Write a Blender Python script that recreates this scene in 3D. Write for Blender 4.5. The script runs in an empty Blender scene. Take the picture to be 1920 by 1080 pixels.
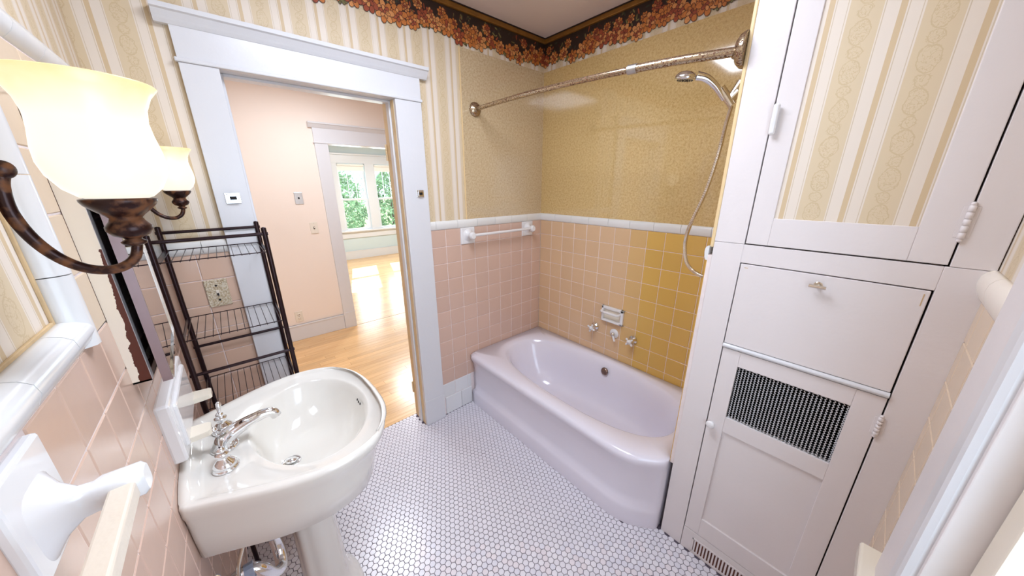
import bpy, bmesh, math, random
from mathutils import Vector, Matrix
random.seed(7)
SC = bpy.context.scene
COL = SC.collection
PI = math.pi

# ------------------------------------------------------------------ camera
CAM = Vector((-1.8825, -1.7945, 1.5871))
def cam_axes(yaw=0.7213, pitch=-0.3082, roll=-0.0034):
    f = Vector((math.sin(yaw)*math.cos(pitch), math.cos(yaw)*math.cos(pitch), math.sin(pitch)))
    r = Vector((math.cos(yaw), -math.sin(yaw), 0)); u = r.cross(f)
    c, s = math.cos(roll), math.sin(roll)
    return c*r+s*u, -s*r+c*u, f
CR, CU, CF = cam_axes()
cd = bpy.data.cameras.new('camera'); cam = bpy.data.objects.new('camera', cd); COL.objects.link(cam)
cd.sensor_fit = 'HORIZONTAL'; cd.sensor_width = 36.0; cd.lens = 607.36/1920*36.0; cd.clip_start = 0.01
cam.matrix_world = Matrix(((CR.x, CU.x, -CF.x, CAM.x), (CR.y, CU.y, -CF.y, CAM.y), (CR.z, CU.z, -CF.z, CAM.z), (0, 0, 0, 1)))
SC.camera = cam
def project(p):
    d = Vector(p)-CAM; z = d.dot(CF)
    if z < 0.02: return None
    return 960+607.36*d.dot(CR)/z, 540-607.36*d.dot(CU)/z

# ------------------------------------------------------------------ world, sun, lights, exposure
SC.view_settings.view_transform = 'Standard'; SC.view_settings.look = 'None'
SC.view_settings.exposure = 0.42; SC.view_settings.gamma = 1.0; SC.view_settings.use_curve_mapping = False
SC.cycles.use_denoising = True
SC.cycles.max_bounces = 10; SC.cycles.diffuse_bounces = 6; SC.cycles.glossy_bounces = 4
SC.cycles.sample_clamp_indirect = 6.0; SC.cycles.caustics_reflective = False; SC.cycles.caustics_refractive = False
W = bpy.data.worlds.new('sky'); SC.world = W; W.use_nodes = True
bg = W.node_tree.nodes['Background']; bg.inputs[0].default_value = (0.72, 0.88, 1.0, 1); bg.inputs[1].default_value = 2.2
def light(name, kind, loc, energy, color=(1, 1, 1), direction=None, size=None, size_y=None, spread=None):
    l = bpy.data.lights.new(name, kind); o = bpy.data.objects.new(name, l); COL.objects.link(o)
    l.energy = energy; l.color = color; o.location = loc
    if kind == 'AREA':
        l.shape = 'RECTANGLE'; l.size = size; l.size_y = size_y or size
        if spread: l.spread = spread
    if direction is not None:
        o.rotation_euler = Vector(direction).to_track_quat('-Z', 'Y').to_euler()
    return o
sun = light('sun', 'SUN', (0, 12, 8), 9.0, (1.0, 0.93, 0.82), (-0.29, -1.0, -0.73)); sun.data.angle = 0.01
light('daylight_bathroom_window', 'AREA', (-1.48, -2.20, 1.42), 6.0, (0.66, 0.78, 1.0), (0, 1, 0), 0.72, 1.15)
light('bathroom_ceiling_fill', 'AREA', (-1.30, -0.95, 2.49), 20, (0.80, 0.87, 1.0), (0, 0, -1), 0.6)  # added fill without a fixture, evens out the bathroom light
light('hall_ceiling_fill', 'AREA', (-1.15, 1.1, 2.50), 21, (0.84, 0.91, 1.0), (0, 0, -1), 0.5)  # unseen area light added to brighten the hall
light('daylight_living_window', 'AREA', (0.75, 6.35, 1.5), 40, (0.80, 0.92, 1.0), (0, -1, -0.1), 1.4, 1.4)
light('living_ceiling_fill', 'AREA', (0.5, 4.1, 2.50), 60, (0.90, 0.96, 1.0), (0, 0, -1), 0.6)  # added overhead fill for the far room, no lamp modelled

# ------------------------------------------------------------------ materials
def lin(c):
    c = c/255.0
    return c/12.92 if c <= 0.04045 else ((c+0.055)/1.055)**2.4
def rgb(r, g, b): return (lin(r), lin(g), lin(b), 1.0)
def new_mat(name):
    m = bpy.data.materials.new(name); m.use_nodes = True
    return m, m.node_tree.nodes, m.node_tree.links, m.node_tree.nodes['Principled BSDF']
def mat(name, col, rough=0.5, metal=0.0, noise=0.0, nscale=8.0, bump=0.0, bscale=60.0, coat=0.0, spec=0.5, col2=None):
    m, N, L, b = new_mat(name)
    b.inputs['Base Color'].default_value = col; b.inputs['Roughness'].default_value = rough
    b.inputs['Metallic'].default_value = metal; b.inputs['Coat Weight'].default_value = coat
    b.inputs['Specular IOR Level'].default_value = spec
    tc = N.new('ShaderNodeTexCoord')
    if noise > 0 or col2:
        n = N.new('ShaderNodeTexNoise'); n.inputs['Scale'].default_value = nscale; n.inputs['Detail'].default_value = 5
        L.new(tc.outputs['Object'], n.inputs['Vector'])
        r = N.new('ShaderNodeValToRGB')
        r.color_ramp.elements[0].position = 0.3; r.color_ramp.elements[1].position = 0.7
        d = col2 or tuple(c*(1-noise) for c in col[:3])+(1,)
        r.color_ramp.elements[0].color = d; r.color_ramp.elements[1].color = col
        L.new(n.outputs['Fac'], r.inputs[0]); L.new(r.outputs[0], b.inputs['Base Color'])
    if bump > 0:
        n2 = N.new('ShaderNodeTexNoise'); n2.inputs['Scale'].default_value = bscale; n2.inputs['Detail'].default_value = 3
        L.new(tc.outputs['Object'], n2.inputs['Vector'])
        bp = N.new('ShaderNodeBump'); bp.inputs['Strength'].default_value = bump; bp.inputs['Distance'].default_value = 0.004
        L.new(n2.outputs['Fac'], bp.inputs['Height']); L.new(bp.outputs[0], b.inputs['Normal'])
    return m

def wallpaper(name, axis, phase, light_c=(220, 209, 196), stripe_c=(208, 190, 160), thin_c=(202, 180, 146)):
    """cream paper with scroll-work bands; axis = object axis across the stripes"""
    m, N, L, b = new_mat(name)
    tc = N.new('ShaderNodeTexCoord'); sp = N.new('ShaderNodeSeparateXYZ'); L.new(tc.outputs['Object'], sp.inputs[0])
    def M(op, a, bb=None, c=None):
        n = N.new('ShaderNodeMath'); n.operation = op
        for i, v in enumerate((a, bb, c)):
            if v is None: continue
            if isinstance(v, (int, float)): n.inputs[i].default_value = v
            else: L.new(v, n.inputs[i])
        return n.outputs[0]
    def box(v, a, c):   # 1 where a < v < c
        return M('MULTIPLY', M('GREATER_THAN', v, a), M('LESS_THAN', v, c))
    def line(v, a, w): return M('LESS_THAN', M('ABSOLUTE', M('SUBTRACT', v, a)), w)
    P = 0.1315
    s = sp.outputs['XYZ'.index(axis)]
    u = M('FLOORED_MODULO', M('ADD', s, -phase+P*200), P)
    z = sp.outputs['Z']
    band = box(u, 0.0, 0.062); thin = box(u, 0.092, 0.1035)
    hair = M('ADD', line(u, 0.0885, 0.0008), M('ADD', line(u, 0.1285, 0.0009), line(u, 0.066, 0.0007)))
    # scroll-work: two mirrored sine stems and rings of foliage
    nz = N.new('ShaderNodeTexNoise'); nz.inputs['Scale'].default_value = 55; nz.inputs['Detail'].default_value = 3
    L.new(tc.outputs['Object'], nz.inputs['Vector'])
    wob = M('MULTIPLY', M('SUBTRACT', nz.outputs['Fac'], 0.5), 0.016)
    uc = M('ADD', M('SUBTRACT', u, 0.031), wob)
    zz = M('ADD', z, wob)
    v = M('SUBTRACT', M('FLOORED_MODULO', M('ADD', zz, 1.0), 0.088), 0.044)
    def oval(cu, cv, a, b_): return M('SQRT', M('ADD', M('POWER', M('DIVIDE', cu, a), 2.0), M('POWER', M('DIVIDE', cv, b_), 2.0)))
    big = oval(uc, v, 0.018, 0.027); ve = M('SUBTRACT', M('ABSOLUTE', v), 0.044); sm = oval(uc, ve, 0.012, 0.013)
    l1 = M('MAXIMUM', M('COMPARE', big, 1.0, 0.06), M('COMPARE', sm, 1.0, 0.09))
    nf = N.new('ShaderNodeTexNoise'); nf.inputs['Scale'].default_value = 150; nf.inputs['Detail'].default_value = 1; L.new(tc.outputs['Object'], nf.inputs['Vector'])
    l2 = M('MULTIPLY', M('COMPARE', nf.outputs['Fac'], 0.5, 0.035), M('MAXIMUM', M('LESS_THAN', big, 1.1), M('LESS_THAN', sm, 1.3)))
    scroll = M('MULTIPLY', band, M('MINIMUM', M('ADD', l1, l2), 1.0))
    def mix(f, a, c):
        n = N.new('ShaderNodeMix'); n.data_type = 'RGBA'; L.new(f, n.inputs[0])
        for i, v in ((6, a), (7, c)):
            if isinstance(v, tuple): n.inputs[i].default_value = v
            else: L.new(v, n.inputs[i])
        return n.outputs[2]
    c = mix(band, rgb(*light_c), rgb(*stripe_c))
    c = mix(scroll, c, rgb(198, 178, 144))
    c = mix(thin, c, rgb(*thin_c)); c = mix(hair, c, rgb(198, 182, 158))
    L.new(c, b.inputs['Base Color']); b.inputs['Roughness'].default_value = 0.55
    bp = N.new('ShaderNodeBump'); bp.inputs['Strength'].default_value = 0.35; bp.inputs['Distance'].default_value = 0.001
    L.new(M('ADD', scroll, M('MULTIPLY', nz.outputs['Fac'], 0.3)), bp.inputs['Height']); L.new(bp.outputs[0], b.inputs['Normal'])
    return m

def tile_mat(name, rough=0.18):
    """glazed tile: each tile's colour comes from the object's colour"""
    m, N, L, b = new_mat(name)
    oi = N.new('ShaderNodeObjectInfo'); h = N.new('ShaderNodeHueSaturation')
    mp = N.new('ShaderNodeMapRange'); L.new(oi.outputs['Random'], mp.inputs[0])
    mp.inputs[3].default_value = 0.98; mp.inputs[4].default_value = 1.02
    L.new(mp.outputs[0], h.inputs['Value']); L.new(oi.outputs['Color'], h.inputs['Color'])
    L.new(h.outputs[0], b.inputs['Base Color']); b.inputs['Roughness'].default_value = rough
    tc = N.new('ShaderNodeTexCoord'); n2 = N.new('ShaderNodeTexNoise'); n2.inputs['Scale'].default_value = 14
    L.new(tc.outputs['Object'], n2.inputs['Vector'])
    bp = N.new('ShaderNodeBump'); bp.inputs['Strength'].default_value = 0.15; bp.inputs['Distance'].default_value = 0.003
    L.new(n2.outputs['Fac'], bp.inputs['Height']); L.new(bp.outputs[0], b.inputs['Normal'])
    return m

def speckle(name, c1, c2, c3, rough=0.12):
    m, N, L, b = new_mat(name)
    tc = N.new('ShaderNodeTexCoord')
    v = N.new('ShaderNodeTexNoise'); v.inputs['Scale'].default_value = 330; v.inputs['Detail'].default_value = 2
    n = N.new('ShaderNodeTexNoise'); n.inputs['Scale'].default_value = 90; n.inputs['Detail'].default_value = 4
    L.new(tc.outputs['Object'], v.inputs['Vector']); L.new(tc.outputs['Object'], n.inputs['Vector'])
    r = N.new('ShaderNodeValToRGB'); r.color_ramp.elements[0].position = 0.36; r.color_ramp.elements[1].position = 0.62
    r.color_ramp.elements[0].color = c1; r.color_ramp.elements[1].color = c3
    e = r.color_ramp.elements.new(0.48); e.color = c2
    mx = N.new('ShaderNodeMix'); mx.inputs[0].default_value = 0.45
    L.new(v.outputs['Fac'], mx.inputs[2]); L.new(n.outputs['Fac'], mx.inputs[3])
    L.new(mx.outputs[0], r.inputs[0]); L.new(r.outputs[0], b.inputs['Base Color']); b.inputs['Roughness'].default_value = rough; b.inputs['Specular IOR Level'].default_value = 0.9
    return m

def rust_mat(name, base, rust, scale, lo, hi, metal=1.0, rough=0.25, stretch=(1, 1, 1)):
    m, N, L, b = new_mat(name)
    tc = N.new('ShaderNodeTexCoord'); mp = N.new('ShaderNodeMapping'); mp.inputs['Scale'].default_value = stretch
    L.new(tc.outputs['Object'], mp.inputs[0])
    n = N.new('ShaderNodeTexNoise'); n.inputs['Scale'].default_value = scale; n.inputs['Detail'].default_value = 6
    L.new(mp.outputs[0], n.inputs['Vector'])
    r = N.new('ShaderNodeValToRGB'); r.color_ramp.elements[0].position = lo; r.color_ramp.elements[1].position = hi
    r.color_ramp.elements[0].color = (0, 0, 0, 1); r.color_ramp.elements[1].color = (1, 1, 1, 1)
    L.new(n.outputs['Fac'], r.inputs[0])
    mx = N.new('ShaderNodeMix'); mx.data_type = 'RGBA'; mx.inputs[6].default_value = base; mx.inputs[7].default_value = rust
    L.new(r.outputs[0], mx.inputs[0]); L.new(mx.outputs[2], b.inputs['Base Color'])
    inv = N.new('ShaderNodeMath'); inv.operation = 'MULTIPLY_ADD'; inv.inputs[1].default_value = -metal; inv.inputs[2].default_value = metal
    L.new(r.outputs[0], inv.inputs[0]); L.new(inv.outputs[0], b.inputs['Metallic'])
    rr = N.new('ShaderNodeMath'); rr.operation = 'MULTIPLY_ADD'; rr.inputs[1].default_value = 0.5; rr.inputs[2].default_value = rough
    L.new(r.outputs[0], rr.inputs[0]); L.new(rr.outputs[0], b.inputs['Roughness'])
    return m

def wood_mat(name, c1, c2, axis='X'):
    m, N, L, b = new_mat(name)
    tc = N.new('ShaderNodeTexCoord'); mp = N.new('ShaderNodeMapping')
    mp.inputs['Scale'].default_value = (1.2, 26, 26) if axis == 'X' else (26, 1.2, 26)
    oi = N.new('ShaderNodeObjectInfo')
    ad = N.new('ShaderNodeVectorMath'); ad.operation = 'ADD'; L.new(tc.outputs['Object'], ad.inputs[0])
    cmb = N.new('ShaderNodeCombineXYZ'); mu = N.new('ShaderNodeMath'); mu.operation = 'MULTIPLY'; mu.inputs[1].default_value = 37
    L.new(oi.outputs['Random'], mu.inputs[0]); L.new(mu.outputs[0], cmb.inputs[0]); L.new(cmb.outputs[0], ad.inputs[1])
    L.new(ad.outputs[0], mp.inputs[0])
    n = N.new('ShaderNodeTexNoise'); n.inputs['Scale'].default_value = 2.5; n.inputs['Detail'].default_value = 6
    L.new(mp.outputs[0], n.inputs['Vector'])
    r = N.new('ShaderNodeValToRGB'); r.color_ramp.elements[0].position = 0.25; r.color_ramp.elements[1].position = 0.75
    r.color_ramp.elements[0].color = c1; r.color_ramp.elements[1].color = c2
    L.new(n.outputs['Fac'], r.inputs[0])
    h = N.new('ShaderNodeHueSaturation'); mr = N.new('ShaderNodeMapRange'); mr.inputs[3].default_value = 0.86; mr.inputs[4].default_value = 1.1
    L.new(oi.outputs['Random'], mr.inputs[0]); L.new(mr.outputs[0], h.inputs['Value']); L.new(r.outputs[0], h.inputs['Color'])
    L.new(h.outputs[0], b.inputs['Base Color']); b.inputs['Roughness'].default_value = 0.22
    return m

MT = {}
MT['paint'] = mat('white_paint', rgb(222, 216, 216), 0.38, noise=0.05, nscale=3, bump=0.12, bscale=70)
MT['paint_cool'] = mat('white_gloss_paint', rgb(214, 215, 219), 0.28, noise=0.04, nscale=2, bump=0.08, bscale=60)
MT['ceiling'] = mat('ceiling_paint', rgb(214, 198, 190), 0.8, noise=0.04, nscale=2, bump=0.1)
MT['porcelain'] = mat('porcelain', rgb(224, 223, 224), 0.08, noise=0.02, nscale=3, coat=0.3)
MT['sink'] = mat('biscuit_porcelain', rgb(227, 224, 217), 0.08, noise=0.02, nscale=3, coat=0.3)
MT['tub'] = mat('tub_enamel', rgb(225, 222, 233), 0.14, noise=0.03, nscale=3, coat=0.2)
MT['cream_ceramic'] = mat('cream_ceramic', rgb(230, 222, 206), 0.12, noise=0.02, nscale=6)
MT['chrome'] = mat('chrome', (0.85, 0.86, 0.88, 1), 0.06, 1.0, noise=0.03, nscale=30)
MT['brushed'] = mat('brushed_nickel', (0.80, 0.74, 0.64, 1), 0.22, 1.0, noise=0.1, nscale=60)
MT['mirror'] = mat('mirror_glass', (0.9, 0.91, 0.93, 1), 0.01, 1.0)
MT['bronze'] = rust_mat('mottled_bronze', rgb(44, 21, 19), rgb(104, 62, 32), 60, 0.48, 0.64, 0.5, 0.28)
MT['black_metal'] = mat('black_brown_metal', rgb(44, 26, 30), 0.28, 0.6, noise=0.2, nscale=30)
MT['rod'] = rust_mat('worn_brass_rod', (0.52, 0.42, 0.29, 1), rgb(92, 52, 26), 260, 0.51, 0.58, 1.0, 0.2, (1, 0.6, 1))
MT['tile'] = tile_mat('glazed_tile')
MT['grout'] = mat('pale_grout', rgb(230, 218, 216), 0.9, noise=0.1, nscale=40)
MT['grout_floor'] = mat('dark_floor_grout', rgb(92, 84, 98), 0.9, noise=0.2, nscale=30)
MT['hex'] = tile_mat('hex_tile_glaze', 0.25)
MT['hexstuff'] = mat('hex_tile_white', rgb(218, 215, 222), 0.25, noise=0.05, nscale=25)
MT['panelA'] = speckle('speckled_panel_beige', rgb(170, 146, 110), rgb(194, 172, 138), rgb(208, 190, 158), 0.1)
MT['panelB'] = speckle('speckled_panel_gold', rgb(176, 146, 92), rgb(200, 170, 114), rgb(214, 188, 136), 0.07)
MT['paperX'] = wallpaper('striped_wallpaper_across_x', 'X', -1.371)
MT['paperY'] = wallpaper('striped_wallpaper_across_y', 'Y', -0.030)
MT['paperYc'] = wallpaper('striped_wallpaper_cabinet_door', 'Y', -1.808)
MT['gilt'] = mat('gilded_trim', rgb(150, 104, 44), 0.35, 0.4, noise=0.3, nscale=20)
MT['bead'] = mat('cream_bead', rgb(222, 196, 150), 0.35)
MT['hall'] = mat('peach_wall_paint', rgb(236, 223, 212), 0.7, noise=0.03, nscale=2, bump=0.08)
MT['living'] = mat('pale_blue_wall_paint', rgb(198, 212, 216), 0.7, noise=0.03, nscale=2)
MT['oak'] = wood_mat('oak_floor', rgb(208, 162, 108), rgb(232, 194, 144), 'X')
MT['jambwood'] = mat('aged_cream_paint', rgb(226, 200, 156), 0.45, noise=0.12, nscale=12)
MT['rubber'] = mat('black_rubber', rgb(26, 24, 34), 0.5, noise=0.1)
MT['dark'] = mat('dark_void', rgb(22, 18, 20), 0.8, noise=0.2, nscale=20)
MT['rustbox'] = mat('rusty_brown_steel', rgb(96, 46, 26), 0.6, 0.0, noise=0.45, nscale=30)
MT['switch_white'] = mat('ivory_plastic', rgb(226, 218, 204), 0.35, noise=0.02)
MT['satin'] = mat('satin_aluminium', (0.38, 0.30, 0.32, 1), 0.35, 1.0, noise=0.05, nscale=30)
MT['steel'] = mat('steel_plate', (0.6, 0.6, 0.6, 1), 0.3, 1.0, noise=0.1, nscale=40)
MT['ornate'] = mat('ornate_antiqued_plate', rgb(226, 218, 200), 0.35, 0.1, nscale=230, bump=1.0, bscale=150, col2=rgb(156, 130, 84))
MT['caulk'] = mat('aged_caulk', rgb(206, 178, 136), 0.7, noise=0.2, nscale=40)
MT['mould'] = mat('mouldy_joint', rgb(50, 34, 30), 0.8, noise=0.4, nscale=60)
MT['drain_metal'] = mat('tarnished_bronze_cap', (0.30, 0.22, 0.19, 1), 0.25, 1.0, noise=0.3, nscale=60)
MT['leaf'] = mat('leaves', rgb(150, 186, 134), 0.6, noise=0.5, nscale=3)
MT['leaf2'] = mat('pale_leaves', rgb(190, 216, 196), 0.6, noise=0.4, nscale=3)
MT['bark'] = mat('bark', rgb(110, 92, 76), 0.9, noise=0.3, nscale=20)
MT['lawn'] = mat('lawn', rgb(130, 160, 100), 0.9, noise=0.3, nscale=6)
MT['plastic_pipe'] = mat('grey_plastic_pipe', rgb(150, 160, 180), 0.3, noise=0.1)
MT['blind'] = mat('roller_blind', rgb(238, 234, 228), 0.8, noise=0.02)
m, N, L, b = new_mat('window_glass')
N.remove(b); tr = N.new('ShaderNodeBsdfTransparent'); gl = N.new('ShaderNodeBsdfGlossy'); gl.inputs['Roughness'].default_value = 0.0
mx = N.new('ShaderNodeMixShader'); mx.inputs[0].default_value = 0.06; L.new(tr.outputs[0], mx.inputs[1]); L.new(gl.outputs[0], mx.inputs[2])
L.new(mx.outputs[0], N['Material Output'].inputs[0]); MT['glass'] = m
m, N, L, b = new_mat('lit_alabaster_glass')
tc = N.new('ShaderNodeTexCoord'); n = N.new('ShaderNodeTexNoise'); n.inputs['Scale'].default_value = 16; n.inputs['Detail'].default_value = 4
L.new(tc.outputs['Object'], n.inputs['Vector'])
sp = N.new('ShaderNodeSeparateXYZ'); L.new(tc.outputs['Object'], sp.inputs[0])
mr = N.new('ShaderNodeMapRange'); mr.inputs[1].default_value = 0.095; mr.inputs[2].default_value = 0.15; L.new(sp.outputs['Z'], mr.inputs[0])
mm = N.new('ShaderNodeMath'); mm.operation = 'MULTIPLY'; L.new(mr.outputs[0], mm.inputs[0]); L.new(n.outputs['Fac'], mm.inputs[1])
rp = N.new('ShaderNodeValToRGB'); rp.color_ramp.elements[0].color = (1.0, 0.96, 0.86, 1); rp.color_ramp.elements[1].color = (0.80, 0.62, 0.26, 1)
rp.color_ramp.elements[1].position = 0.55
L.new(mm.outputs[0], rp.inputs[0]); b.inputs['Base Color'].default_value = rgb(170, 150, 110); L.new(rp.outputs[0], b.inputs['Emission Color'])
b.inputs['Emission Strength'].default_value = 0.68; b.inputs['Roughness'].default_value = 0.3; MT['shade'] = m
m, N, L, b = new_mat('lit_bulb'); b.inputs['Emission Color'].default_value = (1.0, 0.86, 0.62, 1); b.inputs['Emission Strength'].default_value = 2.0; MT['bulb'] = m

# ------------------------------------------------------------------ mesh helpers
class MB:
    def __init__(s): s.v = []; s.f = []; s.s = []; s.m = []
    def add(s, vs, fs, smooth=False, mi=0):
        k = len(s.v); s.v += [tuple(v) for v in vs]
        for f in fs: s.f.append(tuple(i+k for i in f)); s.s.append(smooth); s.m.append(mi)
        return s
    def box(s, x0, x1, y0, y1, z0, z1, b=0.0, mi=0):
        x0, x1 = min(x0, x1), max(x0, x1); y0, y1 = min(y0, y1), max(y0, y1); z0, z1 = min(z0, z1), max(z0, z1)
        b = min(b, (x1-x0)*0.45, (y1-y0)*0.45, (z1-z0)*0.45)
        if b <= 0:
            v = [(x, y, z) for x in (x0, x1) for y in (y0, y1) for z in (z0, z1)]
            return s.add(v, [(0, 1, 3, 2), (4, 6, 7, 5), (0, 4, 5, 1), (2, 3, 7, 6), (0, 2, 6, 4), (1, 5, 7, 3)], mi=mi)
        bm = bmesh.new(); bmesh.ops.create_cube(bm, size=1.0)
        for v in bm.verts:
            v.co = Vector(((x0+x1)/2+v.co.x*(x1-x0), (y0+y1)/2+v.co.y*(y1-y0), (z0+z1)/2+v.co.z*(z1-z0)))
        bmesh.ops.bevel(bm, geom=bm.edges[:], offset=b, segments=2, profile=0.5, affect='EDGES')
        bm.verts.index_update()
        s.add([v.co for v in bm.verts], [[v.index for v in f.verts] for f in bm.faces], mi=mi); bm.free(); return s
    def rings(s, R, close=True, cap0=True, cap1=True, smooth=True, mi=0):
        n = len(R[0]); v = [p for r in R for p in r]; f = []
        for i in range(len(R)-1):
            for j in range(n if close else n-1):
                a = i*n+j; c = i*n+(j+1) % n
                f.append((a, c, c+n, a+n))
        s.add(v, f, smooth, mi)
        if cap0: s.add(R[0], [tuple(range(n))[::-1]], False, mi)
        if cap1: s.add(R[-1], [tuple(range(n))], False, mi)
        return s
    def tube(s, pts, r, n=10, smooth=True, cap=True, mi=0, squash=None):
        pts = [Vector(p) for p in pts]; m = len(pts)
        rr = r if isinstance(r, (list, tuple)) else [r]*m
        t = [(pts[min(i+1, m-1)]-pts[max(i-1, 0)]).normalized() for i in range(m)]
        a = Vector((0, 0, 1)) if abs(t[0].z) < 0.9 else Vector((1, 0, 0))
        u = (a-t[0]*a.dot(t[0])).normalized(); R = []
        for i in range(m):
            u = (u-t[i]*u.dot(t[i])).normalized(); w = t[i].cross(u)
            q = squash or 1.0
            R.append([pts[i]+(u*math.cos(2*PI*k/n)*q+w*math.sin(2*PI*k/n))*rr[i] for k in range(n)])
        return s.rings(R, True, cap, cap, smooth, mi)
    def lathe(s, prof, origin=(0, 0, 0), axis=(0, 0, 1), n=24, cap=True, mi=0, smooth=True):
        ax = Vector(axis).normalized(); o = Vector(origin)
        a = Vector((1, 0, 0)) if abs(ax.x) < 0.9 else Vector((0, 1, 0))
        u = (a-ax*a.dot(ax)).normalized(); w = ax.cross(u)
        R = [[o+ax*h+(u*math.cos(2*PI*k/n)+w*math.sin(2*PI*k/n))*max(r, 1e-5) for k in range(n)] for r, h in prof]
        return s.rings(R, True, cap, cap, smooth, mi)
    def ball(s, c, r, n=14, sx=1, sy=1, sz=1, mi=0):
        R = []
        for i in range(1, n):
            a = PI*i/n
            R.append([Vector((c[0]+sx*r*math.sin(a)*math.cos(2*PI*k/n), c[1]+sy*r*math.sin(a)*math.sin(2*PI*k/n), c[2]-sz*r*math.cos(a))) for k in range(n)])
        return s.rings(R, mi=mi)
    def prism(s, poly, fn, t0, t1, mi=0, smooth=False):
        """poly = 2-D outline, fn(u, v, t) -> 3-D, extruded t0..t1"""
        return s.rings([[fn(u, v, t0) for u, v in poly], [fn(u, v, t1) for u, v in poly]], True, True, True, smooth, mi)
    def mesh(s, name, mats, fix=True):
        me = bpy.data.meshes.new(name); me.from_pydata([tuple(v) for v in s.v], [], s.f)
        me.polygons.foreach_set('use_smooth', s.s); me.polygons.foreach_set('material_index', s.m)
        for mm_ in (mats if isinstance(mats, (list, tuple)) else [mats]): me.materials.append(mm_)
        me.update()
        if fix:
            bm = bmesh.new(); bm.from_mesh(me); bmesh.ops.recalc_face_normals(bm, faces=bm.faces[:]); bm.to_mesh(me); bm.free()
        return me
    def build(s, name, mats, parent=None, fix=True):
        return link(name, s.mesh(name, mats, fix), parent)
def link(name, me, parent=None, loc=None):
    o = bpy.data.objects.new(name, me); COL.objects.link(o)
    if parent:
        o.parent = parent
        if loc is None: o.location = -world_loc(parent)
        else: o.location = Vector(loc)-world_loc(parent)
    elif loc is not None: o.location = loc
    return o
def world_loc(o):
    p = Vector((0, 0, 0))
    while o: p += o.location; o = o.parent
    return p
def thing(name, label, cat, loc=(0, 0, 0), group=None):
    o = bpy.data.objects.new(name, None); COL.objects.link(o); o.location = loc; o.empty_display_size = 0.05
    o['label'] = label; o['category'] = cat
    if group: o['group'] = group
    return o
def tag(o, label, cat, group=None):
    o['label'] = label; o['category'] = cat
    if group: o['group'] = group
    return o
def struct(o, label=None, cat=None):
    o['kind'] = 'structure'
    if label: o['label'] = label
    if cat: o['category'] = cat
    return o
def dup(root, delta, label):
    r = root.copy(); COL.objects.link(r); r.location = root.location+Vector(delta); r['label'] = label
    for ch in list(root.children):
        c = ch.copy(); COL.objects.link(c); c.parent = r
        for g in list(ch.children):
            d = g.copy(); COL.objects.link(d); d.parent = c
    return r

# ------------------------------------------------------------------ dimensions
ZC = 2.52                        # ceiling
XC = -2.118                      # papered face of the sink wall
XT = -2.100                      # tiled face of the sink wall
YD = -1.985                      # window wall
XF = -0.595                      # cabinet face
YE = -1.412                      # cabinet's left edge
ZCAP = 1.325; T = 0.1085; TZ = 0.10786
FY = 0.155                       # threshold

# ------------------------------------------------------------------ room shell
def wall_boxes(name, boxes, m, label, parent=None, mi=None):
    mb = MB()
    for i, b_ in enumerate(boxes): mb.box(*b_, mi=(mi[i] if mi else 0))
    o = mb.build(name, m, parent)
    if parent is None: struct(o, label, 'wall')
    return o
yw = 0.004
wall_back = wall_boxes('wall_back', [(-2.22, -1.79, yw, 0.13, 0, ZC), (-1.79, -1.09, yw, 0.13, 2.02, ZC), (-1.09, 0.13, yw, 0.13, 0, ZC)],
                       MT['paperX'], 'papered and tiled bathroom wall holding the doorway')
wall_right = wall_boxes('wall_right', [(0.004, 0.13, -2.1, yw, 0, ZC)], MT['paperY'], 'tiled bathroom wall behind the tub taps')
wall_left = wall_boxes('wall_left', [(-2.25, XC, -2.1, yw, 0, ZC)], MT['paperY'], 'papered and tiled bathroom wall behind the sink')
# window opening x -1.90..-1.05 , z 0.70..2.05
wall_front = wall_boxes('wall_front', [(-1.05, 0.13, YD-0.12, YD-0.004, 0, ZC), (-2.25, -1.90, YD-0.12, YD-0.004, 0, ZC),
                        (-1.90, -1.05, YD-0.12, YD-0.004, 0, 0.70), (-1.90, -1.05, YD-0.12, YD-0.004, 2.05, ZC)],
                        MT['paperX'], 'papered bathroom wall holding the near window')
wall_alcove = wall_boxes('wall_alcove', [(-0.575, 0.0, YE+0.0, YE-0.05, 0, ZC)], MT['paint'], 'end wall of the tub alcove beside the cabinet')
ceiling = wall_boxes('ceiling', [(-2.25, 0.13, -2.1, 0.13, ZC, ZC+0.1)], MT['ceiling'], 'plain painted bathroom ceiling'); ceiling['category'] = 'ceiling'

# ---- floor with hexagonal tiles
floor = wall_boxes('floor', [(-2.25, 0.13, -2.1, FY, -0.10, -0.0025)], MT['grout_floor'], 'white hexagon mosaic bathroom floor with dark joints'); floor['category'] = 'floor'
HP = 0.0258
def hex_geo(cx, cy, r=HP/math.sqrt(3)*0.93, z=0.0):
    top = [(cx+(r-0.0007)*math.cos(PI/6+k*PI/3), cy+(r-0.0007)*math.sin(PI/6+k*PI/3), z) for k in range(6)]
    bot = [(cx+r*math.cos(PI/6+k*PI/3), cy+r*math.sin(PI/6+k*PI/3), z-0.0018) for k in range(6)]
    return top+bot, [tuple(range(6))]+[(k+6, (k+1) % 6+6, (k+1) % 6, k) for k in range(6)]
cells = []
row = 0; y = FY-0.012
while y > YD+0.005:
    x = -2.10+(HP/2 if row % 2 else 0)
    while x < -0.58:
        ok = not (x > -0.70 and y > -1.27) and not (x > -0.60)
        if y > -0.005 and not (-1.77 < x < -1.115): ok = False
        if ok: cells.append((x, y))
        x += HP
    y -= HP*math.sqrt(3)/2; row += 1
def score(c):
    p = project((c[0], c[1], 0))
    if p is None or not (0 < p[0] < 1920 and 0 < p[1] < 1078): return 1e9
    if p[0] < 735 or c[0] > -0.62: return 1e9
    d = Vector((c[0], c[1], 0))-CAM
    return d.dot(CF)**3/ (-d.z)
cells.sort(key=score)
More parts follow.
